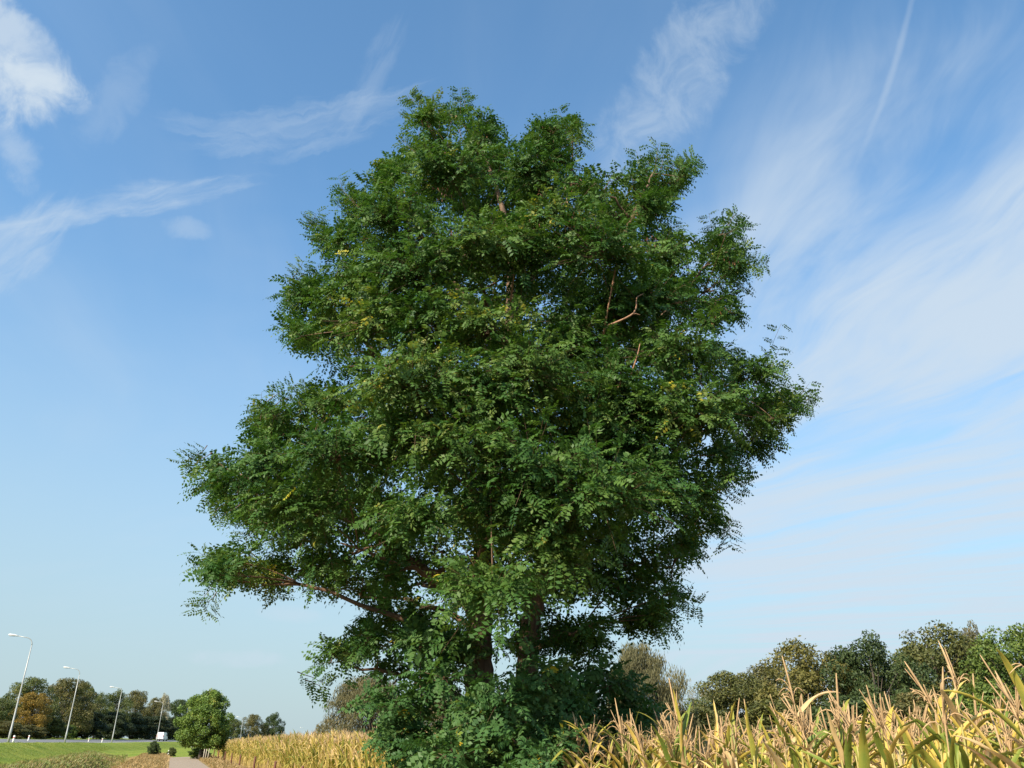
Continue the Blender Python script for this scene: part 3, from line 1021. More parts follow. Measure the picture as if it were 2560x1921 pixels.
# bare dead wood that catches the sun at right
for P in ([(1520, 815, -3.0), (1575, 790, -3.1), (1590, 770, -3.1), (1592, 745, -3.1), (1608, 735, -3.0)], [(1560, 798, -3.1), (1585, 785, -3.1), (1600, 788, -3.1)],
          [(1515, 1000, -2.9), (1548, 965, -3.1), (1552, 930, -3.1)], [(1425, 565, -2.6), (1420, 520, -2.7), (1413, 470, -2.7)], [(1560, 985, -2.9), (1590, 900, -3.1), (1600, 860, -3.1)],
          [(1505, 860, -2.4), (1522, 760, -2.9), (1545, 640, -3.0), (1552, 600, -2.9)], [(1545, 640, -3.0), (1560, 615, -3.0)], [(1275, 760, -2.6), (1284, 690, -2.8), (1280, 650, -2.7)]):
    pts = catmull(np.array([aty(p[0], p[1], TREE_Y + p[2]) for p in P]), 4)
    g = Geo()
    g.tube(pts - TO, np.linspace(0.017, 0.006, len(pts)), 6)
    link('bare_branch', g.mesh('bare_branch', M['bare'], True), tree, label='bare reddish branch catching the sun inside the crown')
lv = np.vstack(leaf_g.V) - TO
print('locust leaf verts', len(lv), 'clumps', len(clumps))
link('crown', make_mesh('locust_crown', lv, [np.vstack(leaf_g.Q), np.vstack(leaf_g.T)], [M['locust']], {'rnd': np.concatenate(leaf_g.A)}), tree, kind='stuff')
tg = np.vstack(twig_g.V) - TO
link('twigs', make_mesh('locust_twigs', tg, np.vstack(twig_g.Q), [M['twig']], {'rnd': np.concatenate(twig_g.A)}), tree, kind='stuff')
# seed pods, brown and hanging, in the upper crown
g = Geo()
fc = [c for c in clumps if c[2] == 'front' and c[0][2] > 8.5]
for q in rng.choice(len(fc), min(80, len(fc)), replace=False):
    c, r, _, _ = fc[q]
    o = c + nrm(rng.normal(0, 1, 3) + np.array([0, -1.6, 0.2])) * r * rng.uniform(0.7, 0.95)
    for _ in range(rng.integers(10, 24)):
        p = o + rng.normal(0, 0.075, 3)
        dn = nrm(np.array([rng.normal(0, 0.3), rng.normal(0, 0.3), -1.0]))
        w_ = nrm(np.cross(dn, rng.normal(0, 1, 3))) * 0.009
        l_ = rng.uniform(0.07, 0.11)
        g.add([p, p + dn * l_ * 0.3 + w_, p + dn * l_, p + dn * l_ * 0.3 - w_], [(0, 1, 2, 3)], None, rng.random())
pv = Geo()
link('seed_pods', make_mesh('seed_pods', np.vstack(g.V) - TO, np.vstack(g.Q), [M['pod']], {'rnd': np.concatenate(g.A)}), tree,
     label='clusters of brown seed pods hanging in the upper crown', kind='stuff')

# ------------------------------------------------------------------ sucker shrubs round its foot
SUCK = [('leafy locust sucker shrub left of the trunk beside the far maize', [(1000, 1625), (1060, 1585), (1135, 1610), (1170, 1680), (1165, 1800), (1170, 1960), (1010, 1960), (1000, 1870), (945, 1790), (940, 1705)], 13.2),
        ('bright green sucker shrub in front of the locust trunk', [(1080, 1870), (1160, 1790), (1240, 1715), (1330, 1645), (1400, 1690), (1430, 1830), (1440, 1960), (1050, 1960)], 11.9),
        ('shaded sucker shrub right of the trunk behind the maize', [(1380, 1640), (1480, 1625), (1550, 1670), (1610, 1745), (1625, 1790), (1580, 1840), (1540, 1960), (1400, 1960)], 13.9)]
for lab_, poly, y0 in SUCK:
    P = poisson(poly, 70, 16)
    ed = edge_dist(P, poly)
    lg, tw = Geo(), Geo()
    cx = np.mean([p[0] for p in poly])
    b = aty(cx, 1921, y0)
    base = np.array([b[0], y0, 0.0])
    root = link('locust_sucker_shrub', None, label=lab_, cat='shrub')
    root.location = base
    cs = []
    for lay in (0, 1):
        for p, e_ in zip(P, ed):
            lump = math.sin(p[0] / 47.0 + 0.6) * math.sin(p[1] / 39.0 + 0.3 * math.sin(p[0] / 60.0))
            if lay == 0 and lump < -0.25:
                continue
            t_ = (1.5 + 0.5 * lump) * math.sqrt(min(e_ / 130.0, 1.0))
            y_ = y0 - t_ * rng.uniform(0.5, 1.0) if lay == 0 else y0 + t_ * rng.uniform(-0.1, 0.9)
            c = aty(p[0], p[1], y_)
            r = min(rng.uniform(0.36, 0.55), max(0.2, (e_ + 20) * y_ / FOC))
            shoots(c, r, 14 if lay == 0 else 8, nrm(np.array([c[0] - base[0], c[1] - base[1], 0.01])), base, lg, tw, leaf_n=6, L=(0.24, 0.34), ll=0.074, lw=0.042, npairs=6, up=0.2, start=0.3)
            cs.append(c)
    # ground-level leaves below the frame so the shrub stands on the soil
    for _ in range(26):
        c = base + np.array([np.clip(rng.normal(0, 0.35), -0.45, 0.45), np.clip(rng.normal(-0.2, 0.4), -0.7, 0.4), rng.uniform(0.25, 1.0)])
        shoots(c, 0.35, 8, np.array([0, -1.0, 0]), base, lg, tw, leaf_n=5, L=(0.24, 0.34), ll=0.074, lw=0.042, npairs=5, up=0.2)
        cs.append(c)
    sg = Geo()
    cs = np.array(cs)
    for q in range(0, len(cs), 5):
        g0 = base + np.array([rng.normal(0, 0.22), rng.normal(0, 0.22), -0.05])
        md = (g0 + cs[q]) / 2 + np.array([0, 0, 0.25])
        sg.tube(bez(g0, md, cs[q], 7) - base, np.linspace(0.022, 0.006, 7), 5)
    link('stems', sg.mesh('sucker_stems', M['twig'], True), root, kind='stuff')
    link('crown', make_mesh('sucker_crown', np.vstack(lg.V) - base, [np.vstack(lg.Q), np.vstack(lg.T)], [M['sucker']], {'rnd': np.concatenate(lg.A)}), root, kind='stuff')
    link('twigs', make_mesh('sucker_twigs', np.vstack(tw.V) - base, np.vstack(tw.Q), [M['twig']], {'rnd': np.concatenate(tw.A)}), root, kind='stuff')

# ------------------------------------------------------------------ trees farther off
def crown_mesh(name, seed, nclump=46, nleaf=230, leaf=0.022, squash=1.0, low=0.0, spiky=0.0, droopy=False, loose=0.0):
    """a unit crown: height 1 from z=0 to 1, width 1; leaf faces gathered in clumps with gaps between them"""
    R_ = np.random.default_rng(seed)
    V, A = [], []
    C_ = []
    tries = 0
    while len(C_) < nclump and tries < 6000:
        tries += 1
        z = R_.uniform(0.04 + low, 0.93)
        env = 0.44 * math.sin(math.pi * min(1, (z * 0.86 + 0.17)) ** (1.0 + spiky)) ** (0.62 + 0.5 * spiky)
        an = R_.uniform(0, 2 * math.pi)
        rr = env * math.sqrt(R_.uniform(0.02, 1.0)) * (1 + 0.14 * math.sin(3 * an + seed) + 0.10 * math.sin(5 * an - seed * 2 + 7 * z))
        p = np.array([rr * math.cos(an), rr * math.sin(an), z])
        if all(np.linalg.norm((p - q) * np.array([1, 1, 1.2])) > 0.058 for q in C_):
            C_.append(p)
    for c in C_:
        r = R_.uniform(0.075, 0.135) * (0.8 if c[2] > 0.8 else 1.0)
        n = int(nleaf * (r / 0.105) ** 2)
        d = nrm(R_.normal(0, 1, (n, 3)) + np.array([c[0], c[1], 0.25]) * 1.0)
        p = c + d * r * (R_.uniform(0.25, 1.0, n)[:, None] ** 0.5) * np.array([1, 1, 0.82])
        if loose:
            p += R_.normal(0, loose, (n, 3))
        if droopy:
            p[:, 2] -= np.abs(R_.normal(0, 0.03, n))
        nn = nrm(d * 0.7 + R_.normal(0, 0.65, (n, 3)) + np.array([0, 0, 0.35]))
        t1 = nrm(np.cross(nn, R_.normal(0, 1, (n, 3))))
        if droopy:
            t1 = nrm(t1 * 0.4 + np.array([0, 0, -1.0]))
        t2 = np.cross(nn, t1)
        ls = leaf * R_.uniform(0.6, 1.35, n)[:, None]
        ar = 0.28 if droopy else 0.48
        V.append(np.stack([p - t1 * ls, p + t2 * ls * ar, p + t1 * ls, p - t2 * ls * ar], 1).reshape(-1, 3))
        A.append(np.repeat(np.clip(R_.normal(0.45 + R_.normal(0, 0.12), 0.2, n), 0, 1), 4))
    V = np.vstack(V)
    Q = np.arange(len(V)).reshape(-1, 4)
    me = make_mesh(name, V, Q, [M['oak_olive']], {'rnd': np.concatenate(A)})
    # wood: trunk and one branch to each clump
    g = Geo()
    top = np.array([0.02 * math.sin(seed), 0.02 * math.cos(seed), 0.80])
    C2 = bez((0, 0, -0.16), (0.02, 0.0, 0.4), top, 8)
    g.tube(C2, np.linspace(0.024, 0.004, 8), 8)
    for c in C_[::2]:
        k0 = int(np.clip((c[2] - 0.18) * 8, 1, 6))
        g.tube(bez(C2[k0], (C2[k0] + c) / 2 + np.array([0, 0, 0.03]), c, 4), [0.007, 0.005, 0.003, 0.0015], 4, False)
    return me, g.mesh(name + '_wood', M['bark2'], True)


CR = {'round': crown_mesh('crown_round', 1, 90, 240, 0.0135), 'round2': crown_mesh('crown_round2', 2, 100, 230, 0.0135),
      'open': crown_mesh('crown_open', 3, 74, 230, 0.0135, loose=0.014), 'broad': crown_mesh('crown_broad', 4, 110, 230, 0.013),
      'spire': crown_mesh('crown_spire', 5, 84, 250, 0.0135, spiky=0.12), 'willow': crown_mesh('crown_willow', 6, 120, 400, 0.015, droopy=True, loose=0.016),
      'sparse': crown_mesh('crown_sparse', 7, 40, 90, 0.013, spiky=0.35, loose=0.02), 'dense': crown_mesh('crown_dense', 8, 110, 240, 0.017),
      'full': crown_mesh('crown_full', 9, 130, 300, 0.018, loose=0.01)}


def bg_tree(kind, mat, px, ptop, wpx, d, label, cat='tree', group=None, name='field_tree', crown_base=0.10, rot=0.0, sink=0.0):
    top = at(px, ptop, d)
    z0 = gz(top[0], top[1]) - sink
    H = top[2] - z0
    width = wpx / FOC * d * (np.linalg.norm(ray(px, ptop)) / math.hypot(*ray(px, ptop)[:2])) * math.cos(math.atan2(px - 1280, FOC)) ** 1.0
    root = link(name, None, label=label, cat=cat, group=group)
    root.location = (top[0], top[1], z0)
    root.rotation_euler = (0, 0, rot)
    cm, wm = CR[kind]
    ch = H * (1 - crown_base)
    k = link('crown', cm, root, kind='stuff')
    k.scale = (width, width, ch)
    k.location = (0, 0, H * crown_base)
    k.material_slots[0].link = 'OBJECT'
    k.material_slots[0].material = M[mat]
    w_ = link('trunk', wm, root)
    w_.scale = (width, width, max(ch, (H * crown_base + 0.12) / 0.16))
    w_.scale = (width, width, ch)
    w_.location = (0, 0, H * crown_base)
    if H * crown_base > ch * 0.155:
        g = Geo()
        g.tube([(0, 0, -0.2), (0, 0, H * crown_base)], [0.04 * width, 0.031 * width], 8)
        link('trunk', g.mesh('lower_trunk', M['bark2'], True), root)
    return root


def beyond_road(px):
    for d in np.arange(90, 420, 1.0):
        P = at(px, 1850, d)
        s_, t_ = to_st(P[0], P[1])
        if t_ > float(road_t(s_)) + ROAD_W + 3.0:
            return d
    return 420.0


GR = 'trees along the far side of the maize field'
GL = 'trees along the far side of the road'
BG = [
    # right, beyond the maize
    ('sparse', 'pale_twiggy', 1728, 1700, 110, 78, 'thin greyish half-bare shrub between the willow and the olive oak', 'shrub', GR, 'bare_shrub', 0.02, 0.3),
    ('round', 'oak_olive', 1830, 1672, 250, 80, 'low rounded olive green oak next to the half-bare shrub', 'tree', GR, 'oak_tree', 0.03, 0.8),
    ('open', 'oak_gold', 2000, 1598, 300, 79, 'golden olive oak with gaps in its crown', 'tree', GR, 'oak_tree', 0.03, 2.1),
    ('spire', 'alder_dark', 2168, 1578, 260, 78, 'dark green alder with a pointed crown between two olive oaks', 'tree', GR, 'alder_tree', 0.02, 0.5),
    ('open', 'oak_olive', 2322, 1556, 310, 82, 'tall olive oak showing sky through its crown beside the dark alder', 'tree', GR, 'oak_tree', 0.03, 4.0),
    ('spire', 'willow_brown', 2422, 1552, 130, 84, 'slim brownish grey tree rising behind the yellow green ash', 'tree', GR, 'birch_tree', 0.03, 1.2),
    ('broad', 'ash_green', 2525, 1548, 310, 76, 'yellow green ash at the right end of the row', 'tree', GR, 'ash_tree', 0.02, 2.8),
    ('round2', 'oak_olive', 2720, 1560, 250, 80, 'olive oak beyond the yellow green ash', 'tree', GR, 'oak_tree', 0.03, 1.0),
    ('dense', 'oak_olive', 1760, 1770, 220, 74, 'low olive bush under the half-bare shrub', 'shrub', GR, 'hedge_bush', 0.0, 0.0),
    ('dense', 'alder_dark', 1655, 1800, 120, 70, 'low dark bush at the foot of the right willow', 'shrub', GR, 'hedge_bush', 0.0, 1.0),
    ('dense', 'oak_olive', 1930, 1745, 260, 73, 'olive bush below the golden oak', 'shrub', GR, 'hedge_bush', 0.0, 2.0),
    ('dense', 'alder_dark', 2110, 1735, 260, 72, 'dark green bush below the pointed alder', 'shrub', GR, 'hedge_bush', 0.0, 3.0),
    ('dense', 'row_brown', 2290, 1725, 260, 73, 'brownish bush below the tall olive oak', 'shrub', GR, 'hedge_bush', 0.0, 4.0),
    ('dense', 'ash_green', 2470, 1700, 270, 71, 'green bush below the yellow green ash', 'shrub', GR, 'hedge_bush', 0.0, 5.0),
    ('round2', 'row_brown', 1915, 1655, 230, 92, 'brownish tree filling the gap behind the golden oak', 'tree', GR, 'field_tree', 0.02, 0.7),
    ('round', 'oak_olive', 2095, 1640, 240, 94, 'olive tree behind the gap left of the pointed alder', 'tree', GR, 'field_tree', 0.02, 1.9),
    ('broad', 'row_green', 2245, 1610, 250, 95, 'dull green tree behind the gap right of the pointed alder', 'tree', GR, 'field_tree', 0.02, 2.9),
    ('round', 'oak_olive', 2430, 1590, 260, 96, 'olive tree behind the slim brownish grey one', 'tree', GR, 'field_tree', 0.02, 0.2),
    ('round2', 'row_green', 1775, 1722, 190, 90, 'dull green tree behind the half-bare shrub', 'tree', GR, 'field_tree', 0.02, 0.2),
    # willows behind the locust
    ('willow', 'willow_brown', 935, 1680, 240, 74, 'brownish olive willow left of the locust behind the maize', 'tree', None, 'willow_tree', 0.03, 0.4),
    ('willow', 'willow', 1600, 1598, 230, 70, 'pale grey olive willow right of the locust', 'tree', None, 'willow_tree', 0.03, 1.4),
    ('willow', 'willow', 1652, 1708, 120, 71, 'small pale willow leaning out below the larger pale willow', 'tree', None, 'willow_tree', 0.02, 2.2),
    ('willow', 'willow_brown', 1100, 1705, 180, 78, 'brown willow hidden behind the left sucker shrub', 'tree', None, 'willow_tree', 0.03, 3.0),
    ('willow', 'willow', 1420, 1690, 200, 77, 'grey willow glimpsed through the shaded suckers', 'tree', None, 'willow_tree', 0.03, 3.7),
    # left, far side of the road
    ('round', 'row_green', 8, 1742, 110, 160, 'dull green tree at the near end of the roadside row', 'tree', GL, 'roadside_tree', 0.04, 0.2),
    ('round2', 'row_green', 88, 1690, 135, 168, 'tall grey green tree behind the orange oak', 'tree', GL, 'roadside_tree', 0.05, 0.9),
    ('round', 'orange_oak', 92, 1728, 110, 150, 'orange brown autumn oak behind the road', 'tree', GL, 'roadside_tree', 0.03, 1.7),
    ('broad', 'row_brown', 178, 1690, 155, 172, 'large brown green tree behind the second street lamp', 'tree', GL, 'roadside_tree', 0.04, 2.6),
    ('round', 'row_green', 215, 1702, 90, 182, 'rounded green tree joined to the large brown green one', 'tree', GL, 'roadside_tree', 0.05, 3.3),
    ('open', 'row_green', 256, 1730, 70, 205, 'small green tree in the dip of the row', 'tree', GL, 'roadside_tree', 0.06, 0.6),
    ('spire', 'row_green', 300, 1722, 80, 215, 'pointed green tree behind the third street lamp', 'tree', GL, 'roadside_tree', 0.05, 1.1),
    ('round2', 'row_brown', 347, 1724, 100, 235, 'brownish round tree left of the pale poplar', 'tree', GL, 'roadside_tree', 0.08, 2.0),
    ('spire', 'pale_poplar', 414, 1732, 44, 262, 'pale straw coloured poplar behind the fourth street lamp', 'tree', GL, 'roadside_tree', 0.10, 0.0),
    ('round', 'alder_dark', 455, 1746, 95, 275, 'dark rounded tree between the pale poplar and the staked tree', 'tree', GL, 'roadside_tree', 0.06, 0.4),
    ('round2', 'row_brown', 392, 1742, 60, 268, 'brown green tree crowded by the pale poplar', 'tree', GL, 'roadside_tree', 0.06, 2.4),
    ('dense', 'row_brown', 18, 1802, 110, 140, 'brownish roadside bush behind the first street lamp', 'shrub', GL, 'roadside_bush', 0.0, 0.0),
    ('dense', 'row_brown', 78, 1812, 90, 142, 'low brown bush under the orange oak', 'shrub', GL, 'roadside_bush', 0.0, 1.0),
    ('dense', 'row_green', 130, 1792, 100, 156, 'green bush between the orange oak and the second street lamp', 'shrub', GL, 'roadside_bush', 0.0, 2.0),
    ('dense', 'ash_green', 180, 1812, 34, 160, 'small yellow green bush right of the second street lamp', 'shrub', GL, 'roadside_bush', 0.0, 3.0),
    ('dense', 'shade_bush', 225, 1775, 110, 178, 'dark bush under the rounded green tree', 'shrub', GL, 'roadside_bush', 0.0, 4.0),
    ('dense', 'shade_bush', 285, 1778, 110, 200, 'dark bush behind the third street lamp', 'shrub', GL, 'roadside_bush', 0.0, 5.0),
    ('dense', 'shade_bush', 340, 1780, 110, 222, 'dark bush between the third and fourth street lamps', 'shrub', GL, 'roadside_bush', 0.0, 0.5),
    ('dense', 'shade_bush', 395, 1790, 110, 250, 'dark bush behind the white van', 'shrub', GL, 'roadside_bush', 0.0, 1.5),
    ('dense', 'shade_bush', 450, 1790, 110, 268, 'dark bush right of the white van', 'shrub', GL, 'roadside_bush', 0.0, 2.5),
    # far down the road
    ('round', 'row_green', 588, 1795, 66, 340, 'dull green distant tree behind the staked tree', 'tree', None, 'distant_tree', 0.05, 0.3),
    ('round2', 'row_brown', 636, 1784, 66, 345, 'brown green distant tree between the two farthest lamp poles', 'tree', None, 'distant_tree', 0.05, 1.3),
    ('spire', 'alder_dark', 690, 1780, 58, 350, 'dark pointed distant tree standing alone above the maize', 'tree', None, 'distant_tree', 0.05, 2.3),
    ('round', 'row_brown', 665, 1806, 34, 360, 'small brown distant tree left of the dark pointed one', 'tree', None, 'distant_tree', 0.05, 0.9),
    # the young tree beside the path
    ('full', 'maple_green', 527, 1722, 128, 97, 'bright green round young maple by the path with stakes at its foot', 'tree', None, 'maple_tree', 0.16, 1.9),
    ('dense', 'maple_green', 500, 1868, 54, 99, 'leafy low growth at the foot of the round young maple', 'shrub', None, 'low_bush', 0.0, 0.0),
    # verge shrubs
    ('dense', 'alder_dark', 388, 1852, 32, 112, 'small dark green shrub on the grass before the white van', 'shrub', None, 'verge_shrub', 0.0, 0.0),
    ('dense', 'row_green', 432, 1868, 24, 113, 'little green tuft beside the short marker post', 'shrub', None, 'verge_shrub', 0.0, 1.0),
]
for row in BG:
    kind, mat, px, pt, w_, d, lab_, cat, grp, nm, cb, rot = row
    if grp == GL:
        d = min(max(d, beyond_road(px) + (3 if cat == 'shrub' else 7 if mat == 'orange_oak' else 14)), 400)
    bg_tree(kind, mat, px, pt, w_, d, lab_, cat, grp, nm, cb, rot)

# ------------------------------------------------------------------ street lamps
def lamp(px, pbase, ptop, z0, label):
    """pole whose foot and bend lie on the two sight lines; nine metres high"""
    H = 9.0
    best = None
    for d in np.arange(40, 900, 0.5):
        P = at(px, pbase, d)
        P[2] = z0 if z0 is not None else gz(P[0], P[1])
        v = P + np.array([0, 0, H]) - CAMP
        y = 960.5 - FOC * (v @ _U) / (v @ _F)
        e_ = abs(y - ptop)
        if best is None or e_ < best[0]:
            best = (e_, d, P)
    P = best[2]
    s, t = to_st(P[0], P[1])
    ds = 2.0
    tang = st(s + ds, float(road_t(s + ds))) - st(s - ds, float(road_t(s - ds)))
    tang /= np.linalg.norm(tang)
    left = np.array([-tang[1], tang[0]])
    zg = min(gz(P[0], P[1]), P[2])
    root = link('street_lamp', None, label=label, cat='street lamp', group='street lamps along the road')
    root.location = (P[0], P[1], P[2])
    root.rotation_euler = (0, 0, math.atan2(left[1], left[0]))       # local +x points over the road
    g = Geo()
    g.tube([(0, 0, zg - P[2] - 0.2), (0, 0, 1.2), (0, 0, 1.25), (0, 0, 5), (0, 0, H - 0.55)], [0.105, 0.098, 0.082, 0.060, 0.042], 10)
    link('pole', g.mesh('lamp_pole', M['white_metal'], True), root)
    g = Geo()
    an = np.linspace(0, math.radians(83), 9)
    pts = [(0.65 - 0.65 * math.cos(q), 0, H - 0.56 + 0.65 * math.sin(q)) for q in an] + [(1.35, 0, H + 0.19)]
    g.tube(pts, np.linspace(0.046, 0.032, len(pts)), 8)
    link('arm', g.mesh('lamp_arm', M['white_metal'], True), root)
    g = Geo()
    g.tube([(1.30, 0, H + 0.185), (1.40, 0, H + 0.20), (1.62, 0, H + 0.235), (2.0, 0, H + 0.27), (2.14, 0, H + 0.275)], [0.040, 0.070, 0.095, 0.092, 0.04], 10)
    hd = link('lamp_head', g.mesh('lamp_head', M['lamp_grey'], True), root)
    g = Geo()
    g.box((1.83, 0, H + 0.16), (0.46, 0.16, 0.05))
    link('lens', g.mesh('lamp_lens', M['lens']), hd)
    return P


lamp(20, 1857, 1597, None, 'tall pale street lamp beside the road, in front of the brownish bush')
lamp(162, 1855, 1675, None, 'pale street lamp standing before the large brown green tree')
lamp(279, 1857, 1722, None, 'pale street lamp before the dark bushes and pointed green tree')
lamp(391, 1854, 1757, None, 'pale street lamp rising behind the small dark verge shrub by the van')
lamp(600, 1851, 1795, None, 'distant lamp pole between the staked tree and a brown green tree')
lamp(672, 1849, 1812, None, 'distant lamp pole just left of the dark pointed tree')
lamp(757, 1850, 1821, None, 'farthest lamp, only its head above the maize')

# ------------------------------------------------------------------ marker posts, sign, stakes, fence
def marker(px, d, h, label):
    P = at(px, 1850, d)
    z = gz(P[0], P[1])
    root = link('marker_post', None, label=label, cat='marker post', group='white marker posts along the road')
    root.location = (P[0], P[1], z)
    g = Geo()
    g.box((0, 0, h / 2 - 0.1), (0.16, 0.14, h + 0.2), 0.3, 0, 0.92)
    g.tube([(0, 0, h), (0, 0, h + 0.03)], [0.07, 0.03], 8)
    link('post', g.mesh('marker_body', M['white_plastic']), root)
    g = Geo()
    g.box((0, 0, h - 0.18), (0.163, 0.143, 0.10), 0.3)
    link('reflector_band', g.mesh('marker_band', M['reflector']), root)


marker(34, 96, 0.62, 'white marker post right of the first street lamp')
marker(71, 134, 0.75, 'white marker post across the road before the brown bush')
marker(222, 172, 0.60, 'small white marker post left of the pair before the third lamp')
marker(256, 168, 0.70, 'white marker post just left of the third street lamp')
marker(427, 116, 0.60, 'short white marker post on the grass beside the green tuft')

P = at(484, 1858, 150)
root = link('warning_sign', None, label='pale triangular road sign seen from behind beside the staked tree', cat='road sign')
z0 = gz(P[0], P[1])
root.location = (P[0], P[1], z0)
root.rotation_euler = (0, 0, 0.55)
g = Geo()
g.tube([(0, 0.04, -0.3), (0, 0.04, 1.75)], 0.03, 8)
link('post', g.mesh('sign_post', M['white_metal'], True), root)
g = Geo()
tri = np.array([(-0.42, 0, 0.75), (0.42, 0, 0.75), (0.0, 0, 1.65)])
V = np.vstack([tri + np.array([0, -0.012, 0]), tri + np.array([0, 0.008, 0])])
g.add(V, [(0, 1, 4, 3), (1, 2, 5, 4), (2, 0, 3, 5)], [(0, 2, 1), (3, 4, 5)])
link('plate', g.mesh('sign_plate', M['white_metal']), root)

for q, (px, tilt) in enumerate(((509, 0.02), (514, 0.03), (520, 0.05))):
    P = at(px, 1890, 92 + q * 0.5)
    root = link('tree_stake', None, label='pale wooden stake in front of the young maple', cat='stake', group='pale stakes at the young maple')
    root.location = (P[0], P[1], gz(P[0], P[1]))
    root.rotation_euler = (0, tilt, 0)
    g = Geo()
    g.tube([(0, 0, -0.2), (0, 0, 0.95), (0, 0, 1.0)], [0.05, 0.048, 0.03], 8)
    link('post', g.mesh('stake_post', M['stake'], True), root)

for q, s_ in enumerate((34.0, 43.0, 53.5, 65.0, 74.0, 84.0, 95.0, 106.0)):
    xy = st(s_, FIELD_T + 0.75)
    root = link('fence_post', None, label='thin red brown wooden fence post at the maize edge', cat='fence post', group='fence posts along the maize edge')
    root.location = (xy[0], xy[1], gz(xy[0], xy[1]))
    root.rotation_euler = (0.03 * math.sin(q * 2.1), 0.04 * math.cos(q * 1.7), q)
    g = Geo()
    g.tube([(0, 0, -0.3), (0, 0, 0.84), (0, 0, 0.90)], [0.058, 0.055, 0.03], 8)
    link('post', g.mesh('fence_post_body', M['fence_wood'], True), root)

# ------------------------------------------------------------------ the van
xy, best = None, 1e9
for d in np.arange(150, 320, 0.5):
    P = at(404, 1850, d)
    s0_, t_ = to_st(P[0], P[1])
    e_ = abs(t_ - float(road_t(s0_)) - ROAD_W * 0.28)
    if e_ < best:
        best, xy, s_ = e_, P[:2], s0_
van = link('white_van', None, label='white delivery van driving away on the road', cat='van')
van.location = (xy[0], xy[1], float(road_z(s_)) + ROAD_W * 0.28 * FALL)
van.rotation_euler = (0, 0, math.radians(90 + 8))          # local +x is forward
prof = [(-2.5, 0.35), (-2.55, 1.0), (-2.5, 2.15), (-2.35, 2.3), (0.75, 2.3), (1.1, 2.2), (1.75, 1.35), (2.35, 1.15), (2.5, 0.95), (2.55, 0.4)]
bm = bmesh.new()
for sgn in (-1, 1):
    pass
ring = []
for (yy, inset) in ((-0.98, 0.0), (0.98, 0.0)):
    ring.append([bm.verts.new((x_, yy * (0.90 if z_ > 1.5 else 1.0), z_)) for x_, z_ in prof])
n_ = len(prof)
for q in range(n_):
    bm.faces.new((ring[0][q], ring[0][(q + 1) % n_], ring[1][(q + 1) % n_], ring[1][q]))
bm.faces.new(ring[0][::-1])
bm.faces.new(ring[1])
bmesh.ops.bevel(bm, geom=list(bm.edges), offset=0.06, segments=2, affect='EDGES')
bmesh.ops.recalc_face_normals(bm, faces=list(bm.faces))
me = bpy.data.meshes.new('van_body')
bm.to_mesh(me)
bm.free()
me.materials.append(M['van_white'])
link('body', me, van)
for yy in (-0.93, 0.93):
    g = Geo()
    pl = [(0.55, 1.40), (1.45, 1.40), (1.05, 2.02), (0.55, 2.02)]
    V = [(x_, yy * (1.045 - 0.05 * (z_ > 1.9)), z_) for x_, z_ in pl] + [(x_, yy * 0.93, z_) for x_, z_ in pl]
    g.add(V, [(0, 1, 2, 3), (7, 6, 5, 4), (0, 4, 5, 1), (1, 5, 6, 2), (2, 6, 7, 3), (3, 7, 4, 0)])
    link('side_window', g.mesh('van_side_window', M['glass']), van)
    for xx in (-1.6, 1.65):
        g = Geo()
        g.tube([(xx, yy - 0.11, 0.34), (xx, yy + 0.11, 0.34)], 0.34, 18)
        wh = link('wheel', g.mesh('van_wheel', M['rubber']), van)
        g = Geo()
        g.tube([(xx, yy - 0.115, 0.34), (xx, yy + 0.115, 0.34)], 0.19, 14)
        link('rim', g.mesh('van_rim', M['steel']), wh)
    g = Geo()
    g.box((-2.56, yy * 0.9, 1.25), (0.05, 0.13, 0.55))
    link('tail_light', g.mesh('van_tail_light', M['red_lamp']), van)
    g = Geo()
    g.box((1.25, yy * 1.16, 1.45), (0.10, 0.20, 0.26))
    link('mirror', g.mesh('van_mirror', M['black_plastic']), van)
g = Geo()
g.box((-2.58, 0, 0.45), (0.14, 1.9, 0.22))
link('rear_bumper', g.mesh('van_bumper', M['black_plastic']), van)
g = Geo()
g.add([(1.13, -0.78, 2.12), (1.13, 0.78, 2.12), (1.74, 0.86, 1.42), (1.74, -0.86, 1.42), (1.0, -0.7, 2.0), (1.0, 0.7, 2.0), (1.5, 0.8, 1.4), (1.5, -0.8, 1.4)],
      [(0, 1, 2, 3), (7, 6, 5, 4), (0, 4, 5, 1), (1, 5, 6, 2), (2, 6, 7, 3), (3, 7, 4, 0)])
link('windscreen', g.mesh('van_windscreen', M['glass']), van)
g = Geo()
g.box((-2.565, 0, 1.3), (0.02, 0.02, 1.7))
link('door_seam', g.mesh('van_door_seam', M['black_plastic']), van)

